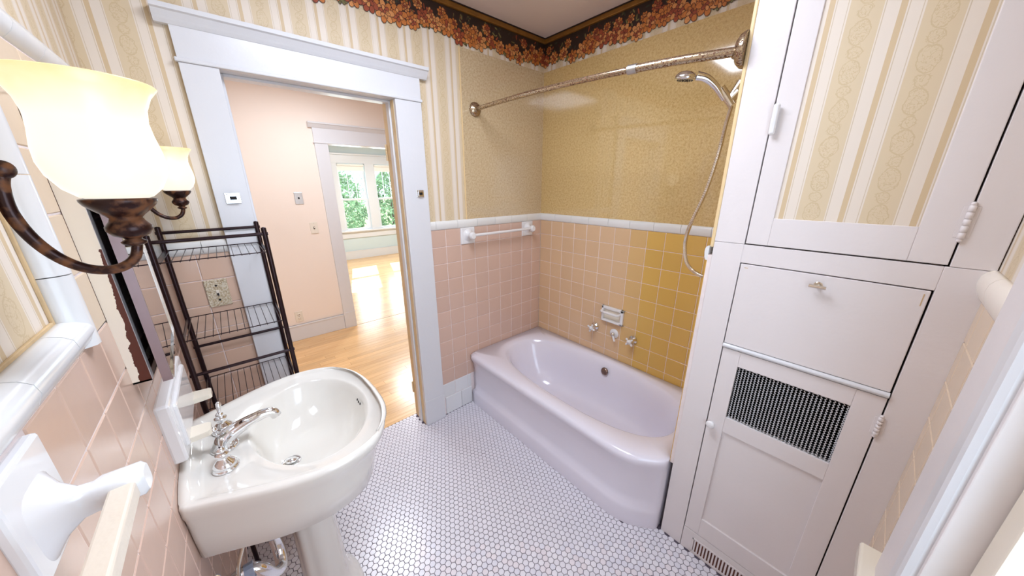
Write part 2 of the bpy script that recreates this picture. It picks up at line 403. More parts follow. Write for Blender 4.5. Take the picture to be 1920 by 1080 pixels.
hv, hf = hex_geo(0, 0); hm = MB().add(hv, hf).mesh('hex_tile', MT['hex'], False)
for c in cells[:295]:
    o = link('hex_tile', hm, floor, (c[0], c[1], random.uniform(-0.0003, 0.0002)))
    o.color = random.choice([rgb(218, 215, 222), rgb(222, 219, 225), rgb(214, 212, 221), rgb(220, 213, 218)])
mb = MB()
for c in cells[295:]: mb.add(*hex_geo(c[0], c[1], z=random.uniform(-0.0003, 0.0002)))
o = mb.build('hex_tiles', MT['hexstuff'], floor, False); o['kind'] = 'stuff'

# ---- wall tile fields
tile_cache = {}
def tile_mesh(w, h, th=0.0045, name='tile'):
    key = (round(w, 4), round(h, 4), th, name)
    if key not in tile_cache:
        g = 0.0014; e = 0.0022; a, c = w/2-g, h/2-g
        R = [[(-a, 0, -c), (a, 0, -c), (a, 0, c), (-a, 0, c)],
             [(-a, -th*0.55, -c), (a, -th*0.55, -c), (a, -th*0.55, c), (-a, -th*0.55, c)],
             [(-a+e, -th, -c+e), (a-e, -th, -c+e), (a-e, -th, c-e), (-a+e, -th, c-e)]]
        tile_cache[key] = MB().rings(R, cap0=False, smooth=False).mesh(name, MT['tile'], False)
    return tile_cache[key]
def cap_mesh(w, h=0.052, th=0.0135, name='cap_tile'):
    key = ('cap', round(w, 4), round(h, 4), th)
    if key not in tile_cache:
        g = 0.0008
        prof = [(0, 0), (-th*0.45, 0.0004), (-th*0.62, h*0.10), (-th*0.85, h*0.3), (-th, h*0.55), (-th*0.93, h*0.78), (-th*0.66, h*0.93), (-th*0.3, h), (0, h)]
        tile_cache[key] = MB().prism(prof, lambda y_, z_, t: (t, y_, z_), -w/2+g, w/2-g, smooth=True).mesh(name, MT['tile'])
    return tile_cache[key]
ROT = {'back': 0.0, 'right': -PI/2, 'left': PI/2, 'front': PI}
def put(side, me, u, z, d, parent, col, name, roll=0.0):
    """u along the wall (world x or y), d = plane coordinate"""
    loc = (u, d, z) if side in ('back', 'front') else (d, u, z)
    o = link(name, me, parent, loc); o.rotation_euler = (0, 0, ROT[side])
    if roll: o.matrix_basis = Matrix.Translation(o.location) @ Matrix.Rotation(ROT[side], 4, 'Z') @ Matrix.Rotation(roll, 4, 'Y')
    j = random.uniform(0.985, 1.015); o.color = (col[0]*j, col[1]*j, col[2]*j, 1)
    return o
def field(side, us, zs, d, parent, colfn, skip=None):
    for i in range(len(us)-1):
        for k in range(len(zs)-1):
            u0, u1, z0, z1 = us[i], us[i+1], zs[k+1], zs[k]
            if abs(u1-u0) < 0.012 or abs(z1-z0) < 0.012: continue
            uc, zc = (u0+u1)/2, (z0+z1)/2
            if skip and skip(uc, zc, i, k): continue
            put(side, tile_mesh(abs(u1-u0), abs(z1-z0)), uc, zc, d, parent, colfn(uc, zc), 'tile')
def caps(side, us, z, d, parent, w=0.052):
    for i in range(len(us)-1):
        if abs(us[i+1]-us[i]) < 0.01: continue
        put(side, cap_mesh(abs(us[i+1]-us[i]), w), (us[i]+us[i+1])/2, z, d, parent, rgb(222, 222, 220), 'cap_tile')
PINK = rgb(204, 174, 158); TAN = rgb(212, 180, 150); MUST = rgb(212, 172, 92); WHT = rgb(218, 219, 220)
def mixc(a, b_, t): t = max(0, min(1, t)); return tuple(a[i]*(1-t)+b_[i]*t for i in range(4))
def seq(start, stop, step):
    out = [start]
    while (stop-out[-1])*(1 if step > 0 else -1) > 1e-6:
        nx = out[-1]+step
        if (stop-nx)*(1 if step > 0 else -1) < 0.004: nx = stop
        out.append(nx)
    return out
# grout beds
def grout(parent, b_): wall_boxes('grout_bed', [b_], MT['grout'], None, parent)
grout(wall_back, (-0.962, 0.0, 0.0018, yw+0.001, 0, ZCAP+0.03)); grout(wall_back, (XT, -1.886, 0.0018, yw+0.001, 0, ZCAP+0.03))
grout(wall_right, (0.0018, 0.006, -1.41, 0, 0.3, ZCAP+0.03))
# back wall
ua = [0, -0.095]+[-0.095-T*k for k in range(1, 8)]+[-0.960]
za = [ZCAP-TZ*k for k in range(11)]
brk = (6, 1)
field('back', ua, za, yw, wall_back, lambda u, z: mixc(PINK, TAN, 0.25 if u > -0.12 else 0.0),
      skip=lambda u, z, i, k: (k == 0 and i in brk) or (u > -0.66 and z < 0.40))
zb = za[-1]
field('back', [-0.715, -0.746, -0.854, -0.960], [zb, zb-TZ], yw, wall_back, lambda u, z: WHT)
for u0, u1 in ((-0.715, -0.810), (-0.810, -0.942)):
    put('back', tile_mesh(abs(u1-u0), zb-TZ, 0.009, 'base_tile'), (u0+u1)/2, (zb-TZ)/2, yw, wall_back, WHT, 'base_tile')
caps('back', [0, -0.158, -0.311, -0.463, -0.615, -0.767, -0.920, -0.960], ZCAP, yw, wall_back)
field('back', [-1.887, -1.993, -2.099], za+[zb-TZ], yw, wall_back, lambda u, z: mixc(PINK, TAN, 0.3), skip=None)
caps('back', [-1.887, -1.965, -2.117], ZCAP, yw, wall_back)
# right wall
ub = [0]+[-(k+0.069)*T for k in range(1, 13)]+[YE+0.004]
zr = [ZCAP-TZ*k for k in range(9)]+[0.40]
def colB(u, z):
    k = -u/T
    return mixc(mixc(TAN, MUST, 0.16), MUST, (k-6.4)/2.2)  # warm light cast put into the tile colours, stronger towards the alcove end
soap_y, soap_z = -0.703, 0.730
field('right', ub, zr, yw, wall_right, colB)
caps('right', seq(0, YE+0.004, -0.152), ZCAP, yw, wall_right)
# alcove end wall tiles (their edge shows past the cabinet)
grout(wall_alcove, (-0.592, 0, YE, YE+0.0135, 0.40, ZCAP+0.02))
for k in range(len(zr)-1):
    for u0, u1 in ((-0.592, -0.49), (-0.49, -0.38), (-0.38, -0.27), (-0.27, -0.16), (-0.16, -0.012)):
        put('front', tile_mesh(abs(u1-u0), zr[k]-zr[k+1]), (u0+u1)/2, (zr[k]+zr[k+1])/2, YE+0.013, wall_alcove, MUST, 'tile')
for u0, u1 in ((-0.592, -0.44), (-0.44, -0.29), (-0.29, -0.14), (-0.14, -0.015)):
    put('front', cap_mesh(u1-u0), (u0+u1)/2, ZCAP, YE+0.0135, wall_alcove, WHT, 'cap_tile')
# left wall: wainscot plus raised surround of the medicine cabinet
wall_boxes('grout_bed', [(XC-0.001, XT-0.0018, YD, 0.0, 0, ZCAP+0.012), (XC-0.001, XT-0.0018, -0.925, -0.375, ZCAP, 1.85)], MT['grout'], None, wall_left)
yl = [0.0]+[-(k*T)-0.006 for k in range(1, 18)]+[YD]
MC = (-0.793, -0.440, 1.175, 1.735)      # medicine cabinet y0,y1,z0,z1
TANC = rgb(214, 192, 166)
field('left', yl, za+[zb-TZ, zb-TZ*2], XT-0.0045, wall_left, lambda u, z: mixc(PINK, TANC, 0.15 if z > 1.0 else 0),
      skip=lambda u, z, i, k: (k == 0 and -1.32 < u < -1.20) or (MC[0] < u < MC[1] and z > MC[2]))
zu = [ZCAP+TZ*k for k in range(5)]+[1.83]
field('left', [-0.793, -0.904], zu[::-1], XT-0.0045, wall_left, lambda u, z: TANC)
field('left', [-0.395, -0.440], zu[::-1], XT-0.0045, wall_left, lambda u, z: TANC)
field('left', [-0.440, -0.558, -0.676, -0.793], [1.83, MC[3]], XT-0.0045, wall_left, lambda u, z: TANC)
cl = [-0.957]+seq(-0.957-0.118, YD, -0.152)
put('left', cap_mesh(0.09, 0.054, 0.0345), -0.945-0.04, ZCAP, XC, wall_left, WHT, 'cap_tile')
cl = seq(-1.030, YD, -0.152)
for i in range(len(cl)-1): put('left', cap_mesh(abs(cl[i+1]-cl[i]), 0.054, 0.0345), (cl[i]+cl[i+1])/2, ZCAP, XC, wall_left, WHT, 'cap_tile')
caps('left', seq(-0.335, 0.0, 0.152), ZCAP, XT-0.0165+0.013, wall_left, 0.054)
cs = [-0.960, -0.875, -0.723, -0.571, -0.419, -0.342]
for i in range(len(cs)-1): put('left', cap_mesh(cs[i+1]-cs[i], 0.05, 0.0345), (cs[i]+cs[i+1])/2, 1.83, XC, wall_left, WHT, 'cap_tile')
vz = [ZCAP+0.002, 1.452, 1.604, 1.756, 1.83]
for i in range(len(vz)-1):
    h = vz[i+1]-vz[i]
    put('left', cap_mesh(h, 0.056, 0.0345), -0.904, (vz[i]+vz[i+1])/2, XC, wall_left, WHT, 'cap_tile', -PI/2)
    put('left', cap_mesh(h, 0.050, 0.0345), -0.395, (vz[i]+vz[i+1])/2, XC, wall_left, WHT, 'cap_tile', PI/2)
MB().box(XC, XC+0.004, -1.98, -0.966, ZCAP+0.052, ZCAP+0.059, 0.001).box(XC, XC+0.004, -0.966, -0.958, ZCAP+0.052, 1.88, 0.001).build('caulk_line', MT['caulk'], wall_left)
# window wall tiles: narrow strip between cabinet and window casing
grout(wall_front, (-0.87, -0.58, YD-0.003, YD-0.005, 0, ZCAP+0.02))
field('front', [-0.592, -0.64, -0.748, -0.866], [ZCAP+0.004-TZ*k for k in range(12)], YD-0.0045, wall_front, lambda u, z: TANC)
for u0, u1 in ((-0.592, -0.700), (-0.700, -0.866)): put('front', cap_mesh(abs(u1-u0), 0.07, 0.022), (u0+u1)/2, ZCAP+0.004, YD-0.0045, wall_front, rgb(234, 226, 214), 'cap_tile')

# ---- speckled panels above the tub
MB().box(-0.690, 0.0, 0.000, yw, ZCAP+0.050, 2.325, 0).build('speckled_panel', MT['panelA'], wall_back)
MB().box(-0.697, -0.690, -0.0015, yw, ZCAP+0.050, 2.325, 0.001).build('panel_edge_bead', MT['bead'], wall_back)
MB().box(0.000, yw, YE+0.002, 0.0, ZCAP+0.050, 2.325, 0).build('speckled_panel', MT['panelB'], wall_right)
MB().box(-0.575, 0.0, YE, YE+0.010, ZCAP+0.05, 2.325, 0).build('speckled_panel', MT['panelB'], wall_alcove)
MB().box(-0.597, -0.575, YE, YE+0.011, ZCAP+0.05, ZC, 0.003).build('edge_bead', MT['bead'], wall_alcove)

# ---- flowered wallpaper border with gilded trim
FM = [mat('border_dark', rgb(40, 22, 14), 0.6), mat('border_orange', rgb(204, 122, 56), 0.6, noise=0.25, nscale=60), mat('border_rust', rgb(168, 80, 48), 0.6, noise=0.3, nscale=60),
      mat('border_peach', rgb(220, 150, 88), 0.6, noise=0.2, nscale=60), mat('border_green', rgb(128, 122, 72), 0.6, noise=0.4, nscale=60), mat('border_deep_green', rgb(48, 56, 44), 0.6, noise=0.3, nscale=60),
      mat('border_outline', rgb(58, 20, 10), 0.6)]
def border(parent, fn, length, seed):
    """fn(u, z, n) -> world point; n = height off the wall"""
    rnd = random.Random(seed); mb = MB(); zt = 2.492
    def low(u): return 2.366+0.012*math.sin(u*17)+0.007*math.sin(u*43+1)
    n = int(length/0.01); top = [fn(length*i/n, zt, 0.0004) for i in range(n+1)]; bt = [fn(length*i/n, low(length*i/n), 0.0004) for i in range(n+1)]
    mb.add(top+bt, [(i, i+1, n+2+i, n+1+i) for i in range(n)], False, 0)
    lay = [0.0006]
    def blob(cu, cz, a, b_, ang, mi, k=10, sharp=0.0):
        lay[0] += 1.2e-7; n_ = lay[0]; P = []
        for i in range(k):
            t = 2*PI*i/k; r = 1-sharp*abs(math.sin(t))
            x_ = a*math.cos(t); y_ = b_*math.sin(t)*r
            P.append((cu+x_*math.cos(ang)-y_*math.sin(ang), cz+x_*math.sin(ang)+y_*math.cos(ang)))
        P = [(max(0.0, min(length, p_[0])), min(p_[1], zt)) for p_ in P]
        mb.add([fn(p_[0], p_[1], n_) for p_ in P], [tuple(range(k))], False, mi)
    def outlined(cu, cz, a, b_, ang, mi, sharp=0.0):
        blob(cu, cz, a+0.0022, b_+0.0022, ang, 6, sharp=sharp); blob(cu, cz, a, b_, ang, mi, sharp=sharp)
    for i in range(int(length/0.0065)):
        u = rnd.uniform(0, length); z = rnd.uniform(low(u)+0.0, zt-0.008)
        outlined(u, z, rnd.uniform(0.008, 0.016), rnd.uniform(0.004, 0.007), rnd.uniform(0, PI), rnd.choice((4, 5, 5, 4, 2, 6)), 0.3)
    def flower(u, z, r):
        cm = rnd.choice((1, 1, 3, 2)); k = rnd.choice((7, 8, 9)); a0 = rnd.uniform(0, 6.28)
        for i in range(k):
            t = a0+2*PI*i/k; outlined(u+math.cos(t)*r*0.62, z+math.sin(t)*r*0.62, r*0.42, r*0.27, t, rnd.choice((cm, cm, 1, 3)))
        for i in range(6):
            t = a0+0.4+2*PI*i/6; outlined(u+math.cos(t)*r*0.30, z+math.sin(t)*r*0.30, r*0.27, r*0.17, t, rnd.choice((cm, 2, 3)))
        outlined(u, z, r*0.13, r*0.13, 0, 2)
    u = 0.0
    while u < length:
        for k in range(2): outlined(u+rnd.uniform(-0.02, 0.03), low(u)+rnd.uniform(-0.004, 0.012), 0.019, 0.010, rnd.uniform(-1, 1)+0.6, 4, 0.35)
        u += 0.026
    u = 0.01
    while u < length:
        flower(u, low(u)+rnd.uniform(0.012, 0.028), rnd.uniform(0.036, 0.050))
        if rnd.random() < 0.75: flower(u+rnd.uniform(0.02, 0.04), low(u)+rnd.uniform(0.060, 0.080), rnd.uniform(0.022, 0.030))
        u += rnd.uniform(0.062, 0.082)
    o = mb.build('flowered_border', FM, parent, False); o['kind'] = 'stuff'
    return o
border(wall_back, lambda u, z, n: (0.0-u, 0.0-n*1.0+0.0005, z), 2.118, 3)
border(wall_right, lambda u, z, n: (-n, -u, z), 1.41, 5)
border(wall_left, lambda u, z, n: (XC+n, -u, z), 1.98, 9)
def trimbar(parent, b_): MB().box(*b_, 0.004).build('gilded_trim', MT['gilt'], parent)
trimbar(ceiling, (XC, 0.0, -0.014, 0.004, 2.490, ZC-0.004)); trimbar(ceiling, (-0.014, 0.004, YE, 0.0, 2.490, ZC-0.004)); trimbar(ceiling, (XC, XC+0.014, YD, 0, 2.490, ZC-0.004))
MB().box(XC, 0.0, -0.018, 0.004, ZC-0.005, ZC, 0.001).build('trim_dark_bead', FM[0], ceiling)  # thin dark brown bead along the ceiling line
MB().box(-0.018, 0.004, YE, 0.0, ZC-0.005, ZC, 0.001).build('trim_dark_bead', FM[0], ceiling)

# ------------------------------------------------------------------ doorway of the bathroom
def doorway(name, label, xl, xr, zt, y0, y1, cw, x_out_l, x_out_r, hdr, side=-1, jm=MT['paint_cool'], stop=True, base_blocks=True):
    """casing on the face y0 looking towards -y; jamb y0..y1"""
    r = bpy.data.objects.new(name, None); COL.objects.link(r); struct(r, label, 'door frame')
    t = 0.020
    for xa, xb in ((x_out_l, xl), (xr, x_out_r)):
        MB().box(xa, xb, y0-t, y0, 0.0, zt, 0.002).build('casing', MT['paint_cool'], r)
        if base_blocks: MB().box(xa-0.001, xb+0.001, y0-t-0.003, y0, 0.0, 0.19, 0.002).build('plinth', MT['paint_cool'], r)
    MB().box(x_out_l-0.008, x_out_r+0.006, y0-t-0.007, y0, zt, zt+0.014, 0.004).build('fillet', MT['paint_cool'], r)
    MB().box(x_out_l, x_out_r, y0-t, y0, zt+0.014, hdr-0.045, 0.001).build('header_board', MT['paint_cool'], r)
    prof = [(0, 0), (-t-0.002, 0), (-t-0.010, 0.010), (-t-0.014, 0.016), (-t-0.026, 0.032), (-t-0.034, 0.036), (-t-0.036, 0.050), (0, 0.050)]
    MB().prism(prof, lambda a, c, tt: (tt, y0+a, hdr-0.048+c), x_out_l-0.034, x_out_r+0.040).build('cap_moulding', MT['paint_cool'], r)
    for xa, s_ in ((xl, 1), (xr, -1)):
        MB().box(xa-s_*0.016, xa, y0+0.001, y1, 0, zt, 0.001).build('jamb', jm, r)
        if stop: MB().box(xa, xa+s_*0.011, y0+0.045, y0+0.082, 0, zt-0.001, 0.002).build('door_stop', MT['paint_cool'], r)
    MB().box(xl-0.016, xr+0.016, y0+0.001, y1, zt, zt+0.016, 0.001).build('head_jamb', MT['paint_cool'], r)
    if stop: MB().box(xl+0.011, xr-0.011, y0+0.045, y0+0.082, zt-0.011, zt, 0.002).build('head_stop', MT['paint_cool'], r)
    return r
door_1 = doorway('door_1', 'white painted bathroom doorway with wide header beside the tub', -1.776, -1.103, 2.006, 0.002, 0.152, 0.11, -1.886, -0.960, 2.165)
MB().box(-1.105, -1.101, 0.088, 0.150, 0.0, 2.004, 0.0005).build('bare_jamb_strip', MT['jambwood'], door_1)
MB().box(-1.105, -1.1015, 0.006, 0.044, 0.0, 2.004, 0.0005).build('bare_jamb_strip', MT['jambwood'], door_1)
def butt_hinge(z, parent):
    mb = MB(); mb.box(-1.108, -1.104, 0.100, 0.128, z, z+0.085, 0.001)
    for k in range(5): mb.lathe([(0.0045, 0), (0.0052, 0.001), (0.0052, 0.015), (0.0045, 0.016)], (-1.110, 0.149, z+k*0.017), (0, 0, 1), 10)
    mb.build('butt_hinge', MT['jambwood'], parent)
butt_hinge(0.19, door_1); butt_hinge(1.72, door_1)

def shade_bracket(xa, xb, za_, zb_, label):
    xm, zm = (xa+xb)/2, (za_+zb_)/2
    t = thing('curtain_rod_socket', label, 'bracket', (xm, -0.018, zm), 'chrome sockets on the door casing')
    MB().box(xa, xb, -0.021, -0.018, za_, zb_, 0.001).build('back_plate', MT['chrome'], t)
    mb = MB(); mb.box(xa+0.006, xb-0.006, -0.030, -0.020, zb_-0.008, zb_-0.004, 0.001).box(xa+0.006, xb-0.006, -0.030, -0.020, za_+0.004, za_+0.008, 0.001).box(xa+0.006, xa+0.010, -0.030, -0.020, za_+0.004, zb_-0.004, 0.001)
    mb.build('socket_lip', MT['chrome'], t)
    MB().box(xm-0.010, xm+0.012, -0.0225, -0.0205, zm-0.007, zm+0.007, 0).build('slot', MT['dark'], t)
shade_bracket(-1.855, -1.806, 1.519, 1.560, 'small chrome rectangular socket on the left leg of the bathroom door casing')
shade_bracket(-1.031, -0.989, 1.522, 1.560, 'small chrome rectangular socket on the right leg of the bathroom door casing')

# ------------------------------------------------------------------ hall and living room beyond
HY = 2.10; LY = 5.95
def long_floor(name, label, x0, x1, y0, y1, seed):
    f_ = wall_boxes(name, [(x0, x1, y0, y1, -0.08, -0.012)], MT['dark'], label); f_['category'] = 'floor'
    rnd = random.Random(seed); y_ = y0; k = 0; pm = {}
    while y_ < y1-0.01:
        w = min(0.057, y1-y_); x_ = x0
        while x_ < x1-0.02:
            l = min(x1-x_, rnd.choice((0.9, 1.2, 1.5)) if x_ > x0 else rnd.uniform(0.4, 1.3)); l = round(l, 2)
            key = (l, round(w, 3))
            if key not in pm: pm[key] = MB().box(0, l-0.0006, 0, w-0.0007, -0.012, 0, 0.0006).mesh('plank', MT['oak'])
            link('plank', pm[key], f_, (x_, y_, 0.0)); x_ += l
        y_ += w
    return f_
long_floor('floor_hall', 'oak strip floor of the hall beyond the doorway', -2.4, 0.9, FY, HY+0.0, 1)
long_floor('floor_living', 'sunlit oak strip floor of the far room', -1.2, 2.4, HY, LY, 2)
wall_boxes('wall_hall', [(-2.5, -0.945, HY, HY+0.12, 0, ZC), (-0.945, 0.10, HY, HY+0.12, 2.0, ZC), (0.10, 1.0, HY, HY+0.12, 0, ZC)], MT['hall'], 'peach painted hall wall with a cased opening')
wall_boxes('wall_hall_end', [(-2.5, -2.4, 0.13, HY, 0, ZC), (0.9, 1.0, 0.13, HY, 0, ZC)], MT['hall'], 'peach painted end walls of the hall')
wall_boxes('wall_hall_near', [(-2.5, -1.79, 0.1305, 0.155, 0, ZC), (-1.79, -1.09, 0.1305, 0.155, 2.02, ZC), (-1.09, 1.0, 0.1305, 0.155, 0, ZC)], MT['hall'], 'peach painted hall side of the bathroom wall')
o = wall_boxes('ceiling_hall', [(-2.5, 1.0, 0.13, HY+0.12, ZC, ZC+0.1)], MT['ceiling'], 'painted hall ceiling'); o['category'] = 'ceiling'
wx0, wx1, wx2, wx3, wz0, wz1 = 0.11, 0.665, 0.865, 1.42, 0.64, 2.03
wall_boxes('wall_living_far', [(-1.3, wx0, LY, LY+0.14, 0, ZC), (wx1, wx2, LY, LY+0.14, 0, ZC), (wx3, 2.5, LY, LY+0.14, 0, ZC),
           (wx0, wx1, LY, LY+0.14, 0, wz0), (wx2, wx3, LY, LY+0.14, 0, wz0), (wx0, wx1, LY, LY+0.14, wz1, ZC), (wx2, wx3, LY, LY+0.14, wz1, ZC)], MT['living'], 'pale blue far room wall below and around the twin windows')
wall_boxes('wall_living_sides', [(-1.3, -1.2, HY+0.12, LY, 0, ZC), (2.4, 2.5, HY+0.12, LY, 0, ZC), (0.98, 2.5, HY, HY+0.12, 0, ZC)], MT['living'], 'pale blue side walls of the far room')
o = wall_boxes('ceiling_living', [(-1.3, 2.5, HY+0.12, LY+0.14, ZC, ZC+0.1)], MT['ceiling'], 'painted ceiling of the far room'); o['category'] = 'ceiling'
door_2 = doorway('door_2', 'white cased opening from the hall into the sunlit far room', -0.930, 0.085, 1.985, HY, HY+0.12, 0.12, -1.050, 0.21, 2.172, stop=False, base_blocks=True)
def baseboard(name, x0, x1, y_, h=0.175):
    o = MB().box(x0, x1, y_-0.016, y_, 0, h, 0.004).box(x0, x1, y_-0.020, y_, h-0.02, h, 0.004).build(name, MT['paint_cool']); struct(o, 'tall white baseboard', 'baseboard'); return o
o = baseboard('baseboard_hall', -2.4, -1.052, HY); o['label'] = 'tall white baseboard under the hall outlet'
o = baseboard('baseboard_living', -1.2, 2.4, LY, 0.19); o['label'] = 'tall white baseboard under the twin windows'

def sash_window(name, label, x0, x1, y, z0, z1):
    r = bpy.data.objects.new(name, None); COL.objects.link(r); struct(r, label, 'window')
    zm = (z0+z1-0.10)/2+0.03
    def sash(za_, zb_, yy, nm):
        s_ = MB(); w = 0.038
        s_.box(x0, x0+w, yy, yy+0.03, za_, zb_, 0.002).box(x1-w, x1, yy, yy+0.03, za_, zb_, 0.002).box(x0+w, x1-w, yy, yy+0.03, za_, za_+w, 0.002).box(x0+w, x1-w, yy, yy+0.03, zb_-w, zb_, 0.002)
        o_ = s_.build(nm, MT['paint_cool'], r)
        MB().box(x0+w, x1-w, yy+0.013, yy+0.017, za_+w, zb_-w).build('pane', MT['glass'], o_)
        return o_
    sash(z0, zm, y+0.02, 'lower_sash'); up = sash(zm-0.04, z1, y+0.055, 'upper_sash')
    ms = MB(); w = 0.038
    for k in (1, 2): ms.box(x0+w+(x1-x0-2*w)*k/3-0.003, x0+w+(x1-x0-2*w)*k/3+0.003, y+0.06, y+0.075, zm, z1-w)
    for zz in (zm+0.14, z1-0.28): ms.box(x0+w, x1-w, y+0.06, y+0.075, zz-0.003, zz+0.003)
    ms.build('leading', MT['steel'], up)
    MB().tube([(x0+0.01, y+0.01, z1-0.03), (x1-0.01, y+0.01, z1-0.03)], 0.022, 12).box(x0+0.01, x1-0.01, y+0.028, y+0.030, z1-0.14, z1-0.02).box(x0+0.01, x1-0.01, y+0.024, y+0.034, z1-0.15, z1-0.135, 0.002).build('roller_blind', MT['blind'], r)
    return r
sash_window('window_2', 'left double hung window of the far room', wx0, wx1, LY, wz0, wz1)
sash_window('window_3', 'right double hung window of the far room', wx2, wx3, LY, wz0, wz1)
wc = MB()
for xa, xb in ((0.0, wx0), (wx1, wx2), (wx3, 1.53)): wc.box(xa, xb, LY-0.02, LY, wz0, wz1, 0.003)
wc.box(0.0, 1.53, LY-0.02, LY, wz1, 2.19, 0.003).box(-0.03, 1.56, LY-0.04, LY, 2.19, 2.225, 0.006).box(-0.03, 1.56, LY-0.06, LY, 0.605, wz0, 0.006).box(0.0, 1.53, LY-0.018, LY, 0.47, 0.605, 0.003)
o = wc.build('trim_1', MT['paint_cool']); struct(o, 'white casing and sill around the twin windows', 'window casing')

def wall_plate(name, label, cat, xm, zm, w, h, m, kind):
    t = thing(name, label, cat, (xm, HY, zm))
    MB().box(xm-w/2, xm+w/2, HY-0.006, HY, zm-h/2, zm+h/2, 0.002).build('cover_plate', m, t)
    if kind == 'jack': MB().box(xm-0.007, xm+0.007, HY-0.009, HY-0.005, zm-0.009, zm+0.009, 0.001).build('jack', MT['dark'], t)
    if kind == 'switch':
        MB().box(xm-0.007, xm+0.007, HY-0.008, HY-0.005, zm-0.013, zm+0.013, 0.001).build('switch_well', MT['dark'], t)
        MB().box(xm-0.004, xm+0.004, HY-0.018, HY-0.006, zm-0.002, zm+0.010, 0.001).build('toggle', m, t)
    if kind == 'outlet':
        for s_ in (-1, 1):
            o_ = MB().lathe([(0.0155, 0), (0.0155, 0.003), (0.013, 0.004)], (xm, HY-0.006, zm+s_*0.020), (0, -1, 0), 16).build('receptacle', m, t)
            MB().box(xm-0.007, xm-0.004, HY-0.0106, HY-0.009, zm+s_*0.020-0.003, zm+s_*0.020+0.006).box(xm+0.004, xm+0.007, HY-0.0106, HY-0.009, zm+s_*0.020-0.003, zm+s_*0.020+0.006).build('slots', MT['dark'], o_)
    for s_ in (-1, 1): MB().lathe([(0.003, 0), (0.0026, 0.0015)], (xm, HY-0.006, zm+s_*(h/2-0.012 if kind != 'outlet' else 0.0)), (0, -1, 0), 8).build('screw', MT['steel'], t)
wall_plate('phone_plate', 'grey metal jack plate on peach hall wall above the light switch', 'wall plate', -1.268, 1.468, 0.070, 0.115, MT['steel'], 'jack')
wall_plate('light_switch', 'ivory toggle switch on peach hall wall left of the cased opening', 'light switch', -1.183, 1.170, 0.070, 0.115, MT['switch_white'], 'switch')
wall_plate('power_outlet', 'ivory duplex outlet low on the peach hall wall above the baseboard', 'outlet', -1.474, 0.262, 0.070, 0.115, MT['switch_white'], 'outlet')

# outdoors
o = MB().box(-30, 30, LY+0.2, 60, -0.7, -0.55).build('ground', MT['lawn']); struct(o, 'lawn outside the far windows', 'ground')
def shrub(x, y_, h, w, m, label, seed, tall=False):
    rnd = random.Random(seed); t = thing('leafy_shrub' if not tall else 'garden_tree', label, 'tree' if tall else 'shrub', (x, y_, -0.55))
    mb = MB(); n = 2600
    for i in range(n):
        a = rnd.uniform(0, 2*PI); e = rnd.uniform(-1, 1); rr = rnd.uniform(0.75, 1.0)
        lump = 1+0.18*math.sin(3*a+seed)+0.12*math.sin(5*e*2+seed)
        c = Vector((x+w*rr*lump*math.cos(a)*math.sqrt(1-e*e), y_+0.7*w*rr*math.sin(a)*math.sqrt(1-e*e), -0.55+h*0.55+h*0.48*e*rr))
        s_ = rnd.uniform(0.04, 0.09); d1 = Vector((rnd.gauss(0, 1), rnd.gauss(0, 1), rnd.gauss(0, 1))).normalized(); d2 = d1.orthogonal().normalized()
        mb.add([c-d1*s_, c+d2*s_*0.45, c+d1*s_, c-d2*s_*0.45], [(0, 1, 2, 3)])
    o_ = mb.build('foliage', m, t, False); o_['kind'] = 'stuff'
    MB().tube([(x, y_, -0.55), (x+0.03, y_, -0.55+h*0.5), (x-0.02, y_, -0.55+h*0.8)], [0.06, 0.045, 0.02], 8).build('stem', MT['bark'], t)
shrub(0.55, 8.0, 2.5, 0.62, MT['leaf'], 'green leafy shrub outside the left window of the far room', 1)
shrub(2.1, 8.3, 2.6, 0.62, MT['leaf'], 'green leafy shrub outside the right window of the far room', 2)
shrub(-1.1, 9.6, 2.6, 0.7, MT['leaf2'], 'pale leafy shrub left of the green ones outside the far windows', 3)
shrub(1.6, 13.5, 5.0, 2.2, MT['leaf2'], 'tall pale tree rising behind the shrubs outside the far windows', 4, True)

# ------------------------------------------------------------------ bathroom window on the near wall
r = bpy.data.objects.new('window_1', None); COL.objects.link(r); struct(r, 'white painted bathroom window beside the cabinet', 'window')
MB().box(-0.990, -0.866, YD-0.004, YD+0.018, 0.70, 2.13, 0.002).box(-2.03, -1.93, YD-0.004, YD+0.018, 0.70, 2.13, 0.002).box(-2.03, -0.866, YD-0.004, YD+0.018, 2.04, 2.16, 0.002).build('casing', MT['paint'], r)
MB().box(-1.050, -0.990, YD-0.03, YD+0.022, 0.70, 2.05, 0.012).build('rounded_stop', MT['paint_cool'], r)
MB().box(-1.060, -1.045, YD-0.12, YD+0.004, 0.70, 2.05, 0.002).box(-1.905, -1.89, YD-0.12, YD+0.004, 0.70, 2.05, 0.002).box(-1.9, -1.05, YD-0.12, YD, 2.045, 2.06, 0.002).build('jamb', MT['paint'], r)
sb = MB(); sb.box(-1.125, -1.064, YD-0.075, YD-0.036, 0.72, 2.04, 0.004).box(-1.885, -1.83, YD-0.075, YD-0.036, 0.72, 2.04, 0.004).box(-1.83, -1.12, YD-0.075, YD-0.036, 0.72, 0.79, 0.004).box(-1.83, -1.12, YD-0.075, YD-0.036, 1.97, 2.04, 0.004).box(-1.83, -1.12, YD-0.075, YD-0.036, 1.36, 1.40, 0.004)
so = sb.build('sash', MT['cream_ceramic'], r)
MB().box(-1.83, -1.12, YD-0.058, YD-0.054, 0.79, 1.97).build('pane', MT['glass'], so)
MB().box(-2.05, -0.800, YD-0.03, YD+0.045, 0.660, 0.700, 0.006).build('stool', MT['cream_ceramic'], r)
MB().box(-2.03, -0.86, YD-0.003, YD+0.018, 0.54, 0.66, 0.002).build('apron', MT['paint'], r)

